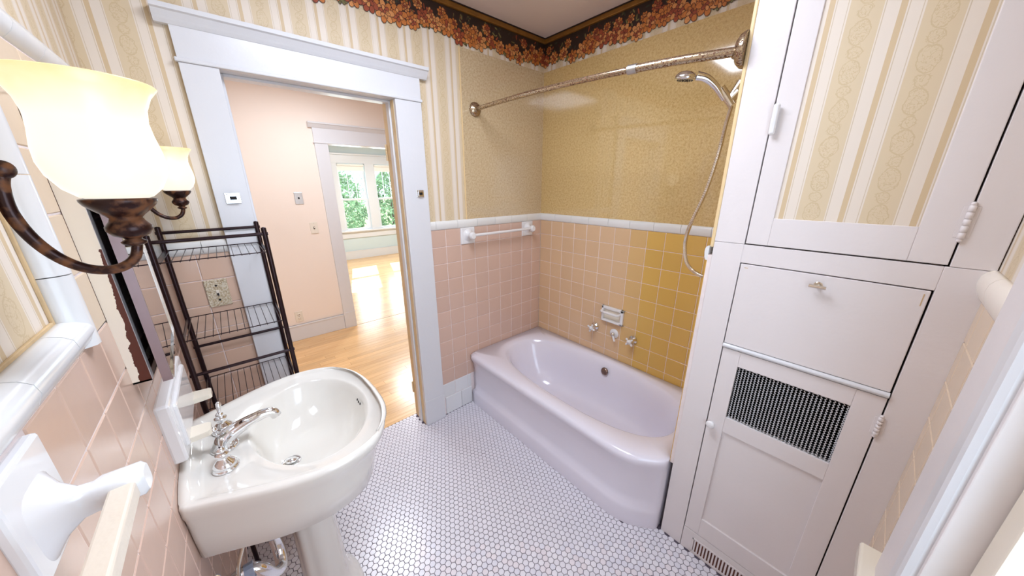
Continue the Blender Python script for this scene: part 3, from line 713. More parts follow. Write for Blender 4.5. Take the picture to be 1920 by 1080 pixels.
# ------------------------------------------------------------------ built-in cabinet
cab = thing('built_in_cabinet', 'tall white built-in linen cabinet at the foot of the tub', 'cabinet', (XF, -1.70, 0))
fb = 0.020
def board(nm, y0, y1, z0, z1, m=MT['paint'], x0=XF, x1=XF+fb, b_=0.0015, parent=None):
    return MB().box(x0, x1, y0, y1, z0, z1, b_).build(nm, m, parent or cab)
board('stile', YE, -1.501, 1.3965, ZC); board('stile', YE, -1.501, 0.0, 1.3955)
board('stile', -1.921, YD-0.002, 1.3965, ZC); board('stile', -1.914, YD-0.002, 0.0, 1.3955)
board('rail', -1.501, -1.921, 2.36, ZC); board('rail', -1.501, -1.914, 1.334, 1.3955)
board('toe_rail', -1.503, -1.914, 0.0, 0.118)
# upper door: frame with papered panel
ud = board('upper_door', -1.5045, -1.563, 1.3995, 2.355)
MB().box(XF, XF+fb, -1.853, -1.9175, 1.3995, 2.355, 0.0015).build('door_stile', MT['paint'], ud)
for z0, z1 in ((1.3995, 1.485), (2.27, 2.355)): MB().box(XF, XF+fb, -1.563, -1.853, z0, z1, 0.0015).build('door_rail', MT['paint'], ud)
MB().box(XF+0.004, XF+0.010, -1.560, -1.856, 1.480, 2.275).build('papered_panel', MT['paperYc'], ud)
kb = MB(); kb.tube([(XF-0.012, -1.512, 1.735), (XF-0.014, -1.512, 1.80)], 0.0085, 12).ball((XF-0.012, -1.512, 1.733), 0.0085, 10).ball((XF-0.014, -1.512, 1.802), 0.0085, 10).box(XF-0.012, XF+0.001, -1.508, -1.516, 1.755, 1.785, 0.002)
kb.build('catch_handle', MT['porcelain'], ud)['label'] = 'white rounded upright catch handle'
def cab_hinge(z0, z1, parent, y=-1.919):
    mb = MB(); n = 5; h = (z1-z0)/n
    for k in range(n): mb.lathe([(0.004, 0), (0.0058, 0.0012), (0.0058, h-0.0015), (0.004, h-0.0004)], (XF-0.003, y, z0+k*h), (0, 0, 1), 12)
    mb.ball((XF-0.003, y, z1+0.003), 0.005, 8).ball((XF-0.003, y, z0-0.003), 0.005, 8).box(XF-0.0012, XF, y-0.012, y+0.012, z0+0.003, z1-0.003, 0.0005)
    mb.build('hinge', MT['paint'], parent)
cab_hinge(1.463, 1.540, ud)
# drop flap
fl = board('drop_flap', -1.504, -1.910, 1.036, 1.331, b_=0.002)
for b_ in ((-1.516, -1.526, 1.318, 1.320), (-1.900, -1.902, 1.29, 1.322)): MB().box(XF-0.0006, XF+0.001, *b_).build('scratch', MT['caulk'], fl)
MB().lathe([(0.004, 0), (0.004, 0.018), (0.003, 0.019)], (XF, -1.705, 1.300), (-1, 0, 0), 10).tube([(XF-0.020, -1.687, 1.300), (XF-0.020, -1.725, 1.299)], 0.0052, 10).lathe([(0.011, 0), (0.009, 0.002)], (XF, -1.705, 1.300), (-1, 0, 0), 14).build('bar_pull', MT['brushed'], fl)['label'] = 'small brushed metal bar pull'
prof = [(0, 0), (-0.004, 0.001), (-0.0085, 0.006), (-0.009, 0.011), (-0.004, 0.016), (0, 0.017)]
MB().prism(prof, lambda a, c, t: (XF+a, t, 1.019+c), -1.503, -1.911, smooth=True).build('flap_bead', MT['paint_cool'], cab)
# lower door with grille and recessed panel
ld = board('lower_door', -1.5045, -1.560, 0.1215, 1.0165)
MB().box(XF, XF+fb, -1.850, -1.9105, 0.1215, 1.0165, 0.0015).build('door_stile', MT['paint'], ld)
for z0, z1 in ((0.1215, 0.213), (0.674, 0.740), (0.959, 1.0165)): MB().box(XF, XF+fb, -1.560, -1.850, z0, z1, 0.0010).build('door_rail', MT['paint'], ld)
MB().box(XF+0.008, XF+0.014, -1.555, -1.855, 0.205, 0.680).build('recessed_panel', MT['paint'], ld)
MB().lathe([(0.006, 0), (0.006, 0.006), (0.010, 0.009), (0.0145, 0.014), (0.0155, 0.020), (0.012, 0.025), (0.003, 0.027)], (XF, -1.521, 0.692), (-1, 0, 0), 20).build('knob', MT['porcelain'], ld)['label'] = 'round white porcelain knob'
cab_hinge(0.897, 0.957, ld, -1.913)
# expanded metal
mb = MB(); y0, y1, z0, z1 = -1.560, -1.850, 0.740, 0.959
cw = 0.0200; ch = 0.0045; nr = int((z1-z0)/ch); nc = int(abs(y1-y0)/cw)+1; s_w = 0.00085; xg = XF+0.006
def strand(p, q):
    d = (Vector(q)-Vector(p)).normalized(); n_ = Vector((0, -d.z, d.y))*s_w
    P = [Vector(p)-n_, Vector(p)+n_, Vector(q)+n_, Vector(q)-n_]
    mb.add([(xg, v.y, v.z) for v in P]+[(xg+0.0012, v.y, v.z) for v in P], [(0, 1, 2, 3), (7, 6, 5, 4), (0, 4, 5, 1), (2, 6, 7, 3), (1, 5, 6, 2), (3, 7, 4, 0)])
for i in range(nr):
    zc = z0+i*ch
    for j in range(nc*2):
        ya = y0-j*cw/2; yb = ya-cw/2
        if yb < y1: break
        # flat (bond) sections alternate with slanted ones
        up0 = ((j+i) % 2 == 0)
        a = ya; m_ = ya-cw*0.22; c = yb
        zf = min(z1, zc+(ch if up0 else 0)); zt_ = min(z1, zc+(0 if up0 else ch))
        strand((xg, a, zf), (xg, m_, zf)); strand((xg, m_, zf), (xg, c, zt_))
g = mb.build('expanded_metal_grille', MT['paint_cool'], ld, False); g['kind'] = 'stuff'; g['label'] = 'white expanded metal grille'
# toe vent
vt = MB(); vt.box(XF-0.003, XF, -1.545, -1.80, 0.010, 0.018, 0.001).box(XF-0.003, XF, -1.545, -1.80, 0.082, 0.090, 0.001).box(XF-0.003, XF, -1.545, -1.552, 0.01, 0.09, 0.001).box(XF-0.003, XF, -1.793, -1.80, 0.01, 0.09, 0.001)
vo = vt.build('toe_vent', MT['paint'], cab)
MB().box(XF-0.0008, XF+0.0002, -1.552, -1.793, 0.018, 0.082).build('vent_cavity', MT['rustbox'], vo)
bl = MB().box(-0.0032, 0, -0.0032, 0.0032, 0, 0.064, 0.0008).mesh('vent_bar', MT['paint'])
for k in range(20): link('vent_bar', bl, vo, (XF, -1.5575-k*0.0121, 0.018))
# inside of the cabinet
MB().box(-0.560, -0.01, -1.50, -1.94, 0.70, 0.715).box(-0.560, -0.01, -1.50, -1.94, 1.025, 1.04).box(-0.34, -0.33, -1.47, -1.98, 0.715, 1.025).build('inner_shelves', MT['dark'], cab)

# ------------------------------------------------------------------ bathtub
def resample(poly, c, n, extra=()):
    """ray-cast a closed polygon from c at n angles"""
    out = []; angs = [2*PI*i/n for i in range(n)]
    for a in angs:
        d = (math.cos(a), math.sin(a)); best = None
        for i in range(len(poly)):
            p, q = poly[i], poly[(i+1) % len(poly)]
            ex, ey = q[0]-p[0], q[1]-p[1]; den = d[0]*ey-d[1]*ex
            if abs(den) < 1e-12: continue
            t = ((p[0]-c[0])*ey-(p[1]-c[1])*ex)/den; u = ((p[0]-c[0])*d[1]-(p[1]-c[1])*d[0])/den
            if t > 0 and -1e-6 <= u <= 1+1e-6 and (best is None or t > best): best = t
        out.append((c[0]+d[0]*best, c[1]+d[1]*best))
    return out
def smoothpath(pts, n=8):
    """Catmull-Rom through open points"""
    P = [Vector(p) for p in pts]; P = [P[0]*2-P[1]]+P+[P[-1]*2-P[-2]]; out = []
    for i in range(1, len(P)-2):
        for k in range(n):
            t = k/n; a, b_, c, d = P[i-1], P[i], P[i+1], P[i+2]
            out.append(0.5*((2*b_)+(c-a)*t+(2*a-5*b_+4*c-d)*t*t+(-a+3*b_-3*c+d)*t**3))
    out.append(P[-2]); return out
tb = thing('bathtub', 'white enamelled built-in bathtub with rounded apron end against the tiled walls', 'bathtub', (-0.35, -0.70, 0))
YT = YE+0.016
def outer(off):
    """apron outline, off = how far the apron stands out from x=-0.70"""
    xf = -0.700-off
    cor = 0.0  # square corner at the tiled wall
    crv = smoothpath([(xf, -1.10, 0), (xf-0.002+0.004, -1.20, 0), (xf+0.022, -1.285, 0), (xf+0.062, -1.345, 0), (-0.612-off*0.4, YT, 0)], 8)
    return [(-0.004, -0.004), (xf+0.0, -0.004)]+[(p.x, p.y) for p in crv]+[(-0.004, YT)]
TCc = (-0.36, -0.70); NT = 240
def inner(x0, x1, y0, y1, rx, p=2.6, egg=0.0):
    cx, cy = (x0+x1)/2, (y0+y1)/2; a, b_ = abs(x1-x0)/2, abs(y1-y0)/2; P = []
    for i in range(160):
        t = 2*PI*i/160; cs_, sn_ = math.cos(t), math.sin(t)
        xx = math.copysign(abs(cs_)**(2/p), cs_)*a; yy = math.copysign(abs(sn_)**(2/p), sn_)*b_
        P.append((cx+xx*(1-egg*max(0, yy/b_)), cy+yy))
    return P
spec = [(outer(0.018), 0.0), (outer(0.018), 0.085), (outer(0.012), 0.105), (outer(0.000), 0.125), (outer(-0.004), 0.16), (outer(-0.002), 0.28), (outer(0.006), 0.335), (outer(0.020), 0.365),
        (outer(0.026), 0.385), (outer(0.022), 0.402), (outer(0.008), 0.412), (outer(-0.015), 0.4150)]
R = [[(x_, y_, z_) for x_, y_ in resample(P, TCc, NT)] for P, z_ in spec]
ins = [((-0.640, -0.052, -1.340, -0.090), 0.412, 2.8, 0.06), ((-0.622, -0.062, -1.330, -0.105), 0.400, 2.8, 0.08), ((-0.604, -0.078, -1.315, -0.125), 0.365, 2.7, 0.10),
       ((-0.590, -0.092, -1.300, -0.155), 0.29, 2.7, 0.12), ((-0.575, -0.105, -1.285, -0.20), 0.20, 2.7, 0.12), ((-0.555, -0.125, -1.265, -0.26), 0.12, 2.6, 0.12), ((-0.50, -0.18, -1.22, -0.34), 0.075, 2.4, 0.12), ((-0.42, -0.26, -1.12, -0.45), 0.062, 2.2, 0.1), ((-0.35, -0.33, -0.95, -0.65), 0.060, 2.0, 0.0)]
for (x0, x1, y0, y1), z_, p_, e_ in ins:
    R.append([(x_, y_, z_) for x_, y_ in resample(inner(x0, x1, y0, y1, 0, p_, e_), TCc if z_ > 0.07 else (-0.34, -0.78), NT)])
MB().rings(R, True, False, True).build('tub_shell', MT['tub'], tb)
MB().lathe([(0.027, 0), (0.027, 0.003), (0.022, 0.009), (0.012, 0.012), (0.001, 0.013)], (-0.093, -0.735, 0.345), (-1, 0, 0.25), 24).build('overflow_cap', MT['drain_metal'], tb)['label'] = 'dark bronze domed overflow cap'
MB().lathe([(0.024, 0), (0.024, 0.003), (0.018, 0.004)], (-0.33, -1.05, 0.062), (0, 0, 1), 20).build('tub_drain', MT['drain_metal'], tb)
MB().box(-0.0035, 0.0, -0.54, -0.95, 0.408, 0.4135, 0.001).build('mouldy_joint', MT['mould'], wall_right)

# ------------------------------------------------------------------ tub taps, soap dish, towel bar
def cross_tap(y_, z_, label, ang):
    t = thing('cross_handle_tap', label, 'tap', (0, y_, z_), 'tub wall taps')
    MB().lathe([(0.029, 0), (0.031, 0.003), (0.028, 0.010), (0.018, 0.016), (0.012, 0.030), (0.011, 0.045)], (0, y_, z_), (-1, 0, 0), 24).build('escutcheon', MT['chrome'], t)
    h = MB(); h.lathe([(0.013, 0.040), (0.015, 0.046), (0.015, 0.060), (0.010, 0.066), (0.002, 0.067)], (0, y_, z_), (-1, 0, 0), 18)
    for k in range(4):
        a = ang+k*PI/2; d = Vector((0, math.cos(a), math.sin(a))); c = Vector((-0.054, y_, z_))
        h.tube([c+d*0.008, c+d*0.018, c+d*0.026, c+d*0.032], [0.0062, 0.0055, 0.0078, 0.0040], 12)
    ho = h.build('cross_handle', MT['porcelain'], t)
    MB().lathe([(0.0065, 0.066), (0.0065, 0.068), (0.003, 0.0695)], (0, y_, z_), (-1, 0, 0), 14).build('index_button', MT['chrome'], ho)
cross_tap(-0.572, 0.607, 'white porcelain cross-handle tub tap left of the waste lever', 0.35)
cross_tap(-0.868, 0.607, 'white porcelain cross-handle tub tap right of the waste lever', 0.75)
t = thing('waste_lever', 'white porcelain disc with a lever between the two cross-handle tub taps', 'tap', (0, -0.727, 0.603), 'tub wall taps')
MB().lathe([(0.033, 0), (0.034, 0.002), (0.031, 0.007), (0.012, 0.011)], (0, -0.727, 0.603), (-1, 0, 0), 28).build('dial_disc', MT['porcelain'], t)
MB().lathe([(0.012, 0.008), (0.010, 0.020), (0.012, 0.024), (0.011, 0.030), (0.003, 0.032)], (0, -0.727, 0.603), (-1, 0, 0), 18).build('hub', MT['brushed'], t)
MB().tube([(-0.024, -0.730, 0.597), (-0.030, -0.742, 0.580), (-0.032, -0.752, 0.562)], [0.005, 0.0075, 0.0070], 12).build('lever', MT['porcelain'], t)
def text_obj(nm, body, size, loc, rot, m, parent):
    cu = bpy.data.curves.new(nm, 'FONT'); cu.body = body; cu.size = size; cu.extrude = 0.0001; cu.align_x = 'CENTER'; cu.materials.append(m)
    tmp = bpy.data.objects.new(nm, cu); COL.objects.link(tmp); bpy.context.view_layer.update()
    me = bpy.data.meshes.new_from_object(tmp.evaluated_get(bpy.context.evaluated_depsgraph_get())); bpy.data.objects.remove(tmp)
    o_ = bpy.data.objects.new(nm, me); COL.objects.link(o_); o_.parent = parent; o_.location = Vector(loc)-world_loc(parent); o_.rotation_euler = rot
    return o_
text_obj('dial_lettering', 'WASTE', 0.011, (-0.0072, -0.727, 0.6185), (PI/2, 0, -PI/2), MT['dark'], t)

t = thing('soap_dish', 'white ceramic soap dish with grab bar set in the tub wall above the taps', 'soap dish', (0, soap_y, soap_z))
y0, y1, z0, z1 = -0.620, -0.786, 0.676, 0.788
sd = MB(); sd.box(-0.016, 0.002, y0, y1, z1-0.020, z1, 0.004).box(-0.016, 0.002, y0, y1, z0, z0+0.014, 0.004).box(-0.016, 0.002, y0, y0-0.016, z0, z1, 0.004).box(-0.016, 0.002, y1+0.022, y1, z0, z1, 0.004)
sd.build('surround', MT['porcelain'], t)
MB().box(-0.002, 0.0015, y0, y1, z0, z1).build('recess_back', MT['cream_ceramic'], t)
MB().box(-0.034, 0.0, y0-0.014, y1+0.018, z0+0.010, z0+0.020, 0.004).build('tray', MT['porcelain'], t)
MB().tube([(-0.010, y0-0.008, z1-0.034), (-0.032, y0-0.008, z1-0.036), (-0.040, y0-0.018, z1-0.036), (-0.040, y1+0.036, z1-0.036), (-0.032, y1+0.026, z1-0.036), (-0.010, y1+0.024, z1-0.034)], 0.0085, 12).build('grab_bar', MT['porcelain'], t)
MB().box(0.0004, 0.0015, y0+0.002, y1-0.003, z0-0.003, z1+0.003).build('dark_joint', MT['mould'], t)

t = thing('towel_bar', 'white ceramic towel bar on square brackets on the pink tiles by the doorway', 'towel bar', (-0.42, 0, 1.27))
for u0, u1 in ((-0.745, -0.639), (-0.202, -0.097)):
    um = (u0+u1)/2; bo = MB().box(u0, u1, -0.008, 0.003, ZCAP-TZ+0.001, ZCAP-0.001, 0.004).build('bracket', MT['porcelain'], t)
    pc = um+(-0.0 if u0 < -0.5 else 0.0)
    R = [[(pc+sx*w, y_, 1.275+sz*w*1.1) for sx, sz in ((-1, -1), (-0.3, -1.3), (0.3, -1.3), (1, -1), (1.3, -0.3), (1.3, 0.3), (1, 1), (0.3, 1.3), (-0.3, 1.3), (-1, 1), (-1.3, 0.3), (-1.3, -0.3))] for w, y_ in ((0.030, -0.006), (0.020, -0.014), (0.013, -0.026), (0.012, -0.040), (0.016, -0.048), (0.017, -0.066), (0.012, -0.074))]
    MB().rings(R).build('post', MT['porcelain'], bo)
MB().tube([(-0.692, -0.058, 1.277), (-0.150, -0.058, 1.277)], 0.0095, 14).build('bar', MT['porcelain'], t)

# ------------------------------------------------------------------ curtain rod and shower
t = thing('shower_curtain_rod', 'worn rust-flecked brass curved curtain rod above the tub', 'curtain rod', (-0.62, -0.70, 2.0))
pp = smoothpath([(-0.600, -0.012, 2.022), (-0.625, -0.25, 2.016), (-0.650, -0.60, 2.005), (-0.652, -0.90, 1.994), (-0.630, -1.17, 1.985), (-0.585, YE+0.03, 1.976)], 8)
MB().tube(pp[:30], 0.0115, 14).build('rod', MT['rod'], t)
MB().tube(pp[28:], 0.0140, 14).build('outer_sleeve', MT['rod'], t)
MB().tube([pp[28], pp[29]], 0.0165, 14).build('sleeve_collar', MT['steel'], t)
fp = [(0.040, 0), (0.041, 0.004), (0.038, 0.012), (0.028, 0.018), (0.017, 0.022), (0.014, 0.030)]
MB().lathe(fp, (-0.600, 0.0, 2.022), (0, -1, 0), 28).build('wall_flange', MT['rod'], t)
MB().lathe([(0.050, 0), (0.051, 0.004), (0.047, 0.016), (0.036, 0.026), (0.020, 0.032), (0.015, 0.040)], (-0.580, YE+0.011, 1.976), (0, 1, 0), 28).build('wall_flange', MT['rod'], t)
t = thing('hand_shower', 'chrome hand shower head on a wall bracket above the tub', 'shower head', (-0.35, YE+0.01, 1.9))
xs = -0.36
MB().lathe([(0.028, 0), (0.026, 0.006), (0.010, 0.010)], (xs, YE+0.011, 1.93), (0, 1, 0), 20).tube([(xs, YE+0.015, 1.93), (xs, YE+0.05, 1.93), (xs-0.003, YE+0.085, 1.905)], 0.010, 12).build('shower_arm', MT['brushed'], t)
MB().tube([(xs-0.003, YE+0.080, 1.912), (xs-0.006, YE+0.105, 1.885)], 0.016, 14).tube([(xs+0.004, -1.330, 1.945), (xs-0.012, -1.306, 1.885)], 0.0125, 12).build('swivel_bracket', MT['brushed'], t)
MB().tube([(xs-0.004, -1.318, 1.868), (xs-0.014, -1.296, 1.900), (xs-0.026, -1.276, 1.930)], [0.015, 0.016, 0.0145], 14).build('cradle', MT['brushed'], t)
hd = smoothpath([(xs-0.016, -1.292, 1.890), (xs-0.040, -1.262, 1.935), (xs-0.062, -1.234, 1.962), (xs-0.082, -1.205, 1.972)], 6)
MB().tube(hd, [0.011+0.006*i/(len(hd)-1) for i in range(len(hd))], 14).build('handle', MT['chrome'], t)
nrm = Vector((0.05, 0.15, -1.0)).normalized()
ho = MB().lathe([(0.012, -0.024), (0.026, -0.020), (0.036, -0.010), (0.039, 0.0), (0.036, 0.004), (0.033, 0.005)], (xs-0.098, -1.172, 1.968), nrm, 28).build('spray_head', MT['chrome'], t)
mb = MB(); ux = nrm.orthogonal().normalized(); uy = nrm.cross(ux); c0 = Vector((xs-0.098, -1.172, 1.968))+nrm*0.004
mb.lathe([(0.031, 0), (0.030, 0.0015)], c0, nrm, 24)
mb.build('spray_face', MT['steel'], ho)
mb = MB()
for rr, kk in ((0.009, 6), (0.018, 12), (0.026, 18)):
    for k in range(kk):
        a = 2*PI*k/kk; mb.lathe([(0.0016, 0), (0.0012, 0.003)], c0+ux*rr*math.cos(a)+uy*rr*math.sin(a)+nrm*0.001, nrm, 6)
mb.build('nozzles', MT['rubber'], ho)
t2 = thing('shower_hose', 'ribbed metal shower hose looping down beside the cabinet', 'hose', (xs, -1.31, 1.85))
hp = smoothpath([(-0.366, -1.316, 1.865), (-0.372, -1.310, 1.80), (-0.380, -1.305, 1.70), (-0.400, -1.290, 1.56), (-0.425, -1.262, 1.43), (-0.432, -1.255, 1.35), (-0.420, -1.268, 1.27), (-0.395, -1.300, 1.225), (-0.37, -1.350, 1.205), (-0.35, -1.392, 1.20)], 34)
MB().tube(hp, [0.0070+0.0009*(i % 2) for i in range(len(hp))], 10, smooth=False).build('ribbed_hose', MT['brushed'], t2)
MB().lathe([(0.022, 0), (0.020, 0.006), (0.010, 0.010), (0.010, 0.03)], (-0.35, YE+0.0175, 1.20), (0, 1, 0), 18).build('hose_elbow', MT['brushed'], t2)

# ------------------------------------------------------------------ pedestal sink
yc = -0.645
snk = thing('pedestal_sink', 'white pedestal sink with an oval bowl below the mirror cabinet', 'sink', (-1.85, yc, 0))
half = [(0, .200), (.012, .206), (.05, .222), (.11, .250), (.18, .280), (.26, .303), (.33, .308), (.40, .292), (.45, .258), (.49, .195), (.512, .11), (.518, 0)]
hs = smoothpath([(a, c, 0) for a, c in half], 6)
def sink_poly(kd=1.0, kh=1.0, inset=0.0, back=0.0):
    P = [(back+v.x*kd*(1-inset/0.518), v.y*kh*(1-inset/0.31)) for v in hs]
    P = [(max(back, a), c) for a, c in P]
    return [(XT+0.001+a, yc-c) for a, c in P]+[(XT+0.001+a, yc+c) for a, c in reversed(P[:-1])]
SCn = (-1.86, yc); NS = 200
def ring(poly, z_, c=SCn):
    pts = resample(poly, c, NS)
    return [(x_, y_, z_(x_, y_) if callable(z_) else z_) for x_, y_ in pts]
def ell(cx, cy, a, b_, p=2.0):
    return [(cx+a*math.copysign(abs(math.cos(2*PI*i/180))**(2/p), math.cos(2*PI*i/180)), cy+b_*math.copysign(abs(math.sin(2*PI*i/180))**(2/p), math.sin(2*PI*i/180))) for i in range(180)]
ZR = 0.858
def back_rise(base, amt=0.022):
    def f(x_, y_):
        d = x_-XT; w = max(0.0, 1-d/0.05); side = max(0.0, 1-(abs(y_-yc)/0.20)**4)
        return base+amt*w*side
    return f
R = [ring(sink_poly(0.60, 0.50), 0.640), ring(sink_poly(0.80, 0.80), 0.650), ring(sink_poly(0.895, 0.885), 0.667), ring(sink_poly(0.925, 0.92), 0.740), ring(sink_poly(0.945, 0.945), 0.790), ring(sink_poly(0.965, 0.97), 0.812),
     ring(sink_poly(0.995, 0.99), 0.826), ring(sink_poly(1, 1), back_rise(0.842)), ring(sink_poly(0.996, 0.994), back_rise(ZR-0.004)), ring(sink_poly(1, 1, 0.010), back_rise(ZR)),
     ring(sink_poly(1, 1, 0.020, 0.020), back_rise(ZR-0.001)), ring(sink_poly(1, 1, 0.027, 0.034), ZR-0.008), ring(sink_poly(1, 1, 0.033, 0.044), ZR-0.012)]
bowl = [((-1.787, 0.172, 0.243), ZR-0.014), ((-1.787, 0.166, 0.236), ZR-0.020), ((-1.790, 0.158, 0.226), ZR-0.040), ((-1.795, 0.146, 0.208), ZR-0.075), ((-1.805, 0.128, 0.178), ZR-0.115), ((-1.822, 0.098, 0.135), ZR-0.145), ((-1.850, 0.062, 0.080), ZR-0.160), ((-1.872, 0.026, 0.026), ZR-0.165)]
for (cx, a, b_), z_ in bowl: R.append([(x_, y_, z_) for x_, y_ in resample(ell(cx, yc, a, b_), (min(cx, -1.83) if z_ > ZR-0.14 else cx, yc), NS)])
MB().rings(R, True, True, True).build('basin', MT['sink'], snk)
do = MB().lathe([(0.027, 0), (0.029, 0.002), (0.025, 0.004), (0.020, 0.001)], (-1.872, yc, ZR-0.166), (0, 0, 1), 28).build('drain_ring', MT['chrome'], snk)
MB().lathe([(0.004, 0), (0.018, 0.006), (0.0185, 0.009), (0.015, 0.012), (0.001, 0.013)], (-1.872, yc, ZR-0.166), (0.15, 0.1, 1), 24).build('stopper', MT['chrome'], do)
mb = MB()
for k in (-1, 0, 1): mb.lathe([(0.0045, 0), (0.0045, 0.0012)], (-1.6385+abs(k)*0.0012, yc-0.005+k*0.016, ZR-0.038), (-1, 0, 0.35), 12)
mb.build('overflow_holes', MT['dark'], snk)
pr = []
for w, d_, z_ in ((.118, .128, 0), (.118, .128, .018), (.108, .118, .05), (.088, .100, .085), (.076, .086, .12), (.071, .080, .16), (.066, .074, .40), (.070, .078, .54), (.082, .092, .60), (.10, .115, .650)):
    r_ = []
    for i in range(64):
        a = 2*PI*i/64; fl_ = 1+0.03*math.cos(8*a)*(1 if 0.1 < z_ < 0.6 else 0)
        p = 2.6; cs_, sn_ = math.cos(a), math.sin(a)
        r_.append((-1.852+math.copysign(abs(cs_)**(2/p), cs_)*w*fl_, yc+math.copysign(abs(sn_)**(2/p), sn_)*d_*fl_, z_))
    pr.append(r_)
MB().rings(pr).build('pedestal', MT['sink'], snk)
# faucet
fc = thing('sink_faucet', 'chrome sink faucet with arching spout between two bell-shaped handles', 'faucet', (-2.012, yc, ZR-0.012))
zf = ZR-0.0125; fx = -2.012
def bell(y_, lever_dir):
    o_ = MB().lathe([(0.029, 0), (0.030, 0.003), (0.026, 0.006), (0.024, 0.009), (0.0265, 0.011), (0.0265, 0.016), (0.021, 0.024), (0.013, 0.032), (0.010, 0.037), (0.013, 0.040), (0.016, 0.045), (0.016, 0.049), (0.010, 0.053), (0.008, 0.056), (0.002, 0.057)], (fx, y_, zf), (0, 0, 1), 24).build('handle_body', MT['chrome'], fc)
    d = Vector(lever_dir).normalized(); c = Vector((fx, y_, zf+0.058))
    MB().ball(c, 0.0105, 12).tube([c, c+d*0.012, c+d*0.024, c+d*0.036, c+d*0.042], [0.005, 0.0045, 0.0068, 0.0072, 0.003], 12).build('lever', MT['chrome'], o_)
bell(yc-0.098, (0.05, 0.75, 0.22)); bell(yc+0.092, (0.10, 0.30, 0.95))
sp_ = smoothpath([(fx-0.004, yc, zf+0.002), (fx+0.002, yc, zf+0.022), (fx+0.024, yc, zf+0.040), (fx+0.060, yc, zf+0.054), (fx+0.100, yc, zf+0.062), (fx+0.126, yc, zf+0.058), (fx+0.134, yc, zf+0.042)], 6)
MB().tube(sp_, [0.027-0.0125*min(1, i/26) for i in range(len(sp_))], 18).lathe([(0.033, 0), (0.034, 0.003), (0.030, 0.007)], (fx, yc, zf), (0, 0, 1), 24).build('spout', MT['chrome'], fc)
MB().tube([(fx-0.006, yc, zf+0.03), (fx-0.012, yc, zf+0.062)], 0.003, 8).ball((fx-0.013, yc, zf+0.067), 0.0095, 12).build('lift_rod', MT['chrome'], fc)
# trap below the sink
tr = thing('sink_drain_trap', 'chrome and plastic drain trap behind the sink pedestal', 'pipe', (-1.98, -0.74, 0.4))
tp = smoothpath([(-1.965, -0.70, 0.66), (-1.965, -0.70, 0.50), (-1.962, -0.715, 0.44), (-1.965, -0.755, 0.415), (-1.985, -0.785, 0.44), (-2.005, -0.79, 0.485), (-2.03, -0.785, 0.505), (-2.098, -0.780, 0.505)], 7)
MB().tube(tp, 0.0175, 14).build('trap_bend', MT['chrome'], tr)
for c_, a_ in (((-1.965, -0.70, 0.50), (0, 0, 1)), ((-2.02, -0.787, 0.503), (-1, 0, 0))): MB().lathe([(0.024, 0), (0.024, 0.022)], c_, a_, 12, smooth=False).build('slip_nut', MT['plastic_pipe'], tr)
MB().lathe([(0.035, 0), (0.030, 0.006), (0.019, 0.010)], (XT, -0.780, 0.505), (1, 0, 0), 20).build('wall_flange', MT['chrome'], tr)
def supply(y_, label):
    s_ = thing('supply_valve', label, 'valve', (XT, y_, 0.45))
    MB().lathe([(0.026, 0), (0.022, 0.005), (0.009, 0.009), (0.009, 0.045)], (XT, y_, 0.45), (1, 0, 0), 16).lathe([(0.012, 0), (0.012, 0.03)], (XT+0.045, y_, 0.437), (0, 0, 1), 12).build('valve_body', MT['chrome'], s_)
    MB().lathe([(0.016, 0), (0.018, 0.004), (0.014, 0.012)], (XT+0.055, y_, 0.45), (1, 0, 0), 8, smooth=False).build('valve_handle', MT['chrome'], s_)
    MB().tube(smoothpath([(XT+0.045, y_, 0.465), (XT+0.05, y_+0.01, 0.54), (XT+0.075, y_*0.8+yc*0.2, 0.60), (XT+0.085, y_*0.7+yc*0.3, 0.665)], 6), 0.005, 8).build('supply_tube', MT['brushed'], s_)
supply(-0.80, 'chrome supply valve on the tiled wall under the sink')

# ------------------------------------------------------------------ tumbler holder
t = thing('tumbler_holder', 'white ceramic toothbrush and tumbler holder on the wall behind the sink', 'holder', (XT, -0.55, 1.0))
MB().box(XT-0.002, -2.073, -0.735, -0.400, 0.905, 1.075, 0.006).box(XT, -2.066, -0.700, -0.430, 0.925, 1.055, 0.006).build('back_block', MT['porcelain'], t)
for y0 in (-0.690, -0.470):
    pl_ = [(-2.073, y0), (-2.030, y0+0.004), (-2.024, y0+0.012), (-2.024, y0+0.046), (-2.030, y0+0.054), (-2.073, y0+0.060)]
    MB().prism(pl_, lambda a, c, z_: (a, c, z_), 0.925, 0.940).build('prong', MT['cream_ceramic'], t)

# ------------------------------------------------------------------ medicine cabinet with ajar mirror door
my0, my1, mz0, mz1 = MC
t = thing('medicine_cabinet', 'rust-edged white medicine cabinet with its mirror door ajar above the sink', 'cabinet', (XT, (my0+my1)/2, mz0))
m, N, L, b = new_mat('chipped_white_enamel')
tc = N.new('ShaderNodeTexCoord'); sp = N.new('ShaderNodeSeparateXYZ'); L.new(tc.outputs['Object'], sp.inputs[0])
n = N.new('ShaderNodeTexNoise'); n.inputs['Scale'].default_value = 70; n.inputs['Detail'].default_value = 5; L.new(tc.outputs['Object'], n.inputs['Vector'])
n2 = N.new('ShaderNodeTexNoise'); n2.inputs['Scale'].default_value = 9; L.new(tc.outputs['Object'], n2.inputs['Vector'])
def MM(op, a, c):
    k = N.new('ShaderNodeMath'); k.operation = op
    for i, v in enumerate((a, c)):
        if isinstance(v, (int, float)): k.inputs[i].default_value = v
        else: L.new(v, k.inputs[i])
    return k.outputs[0]
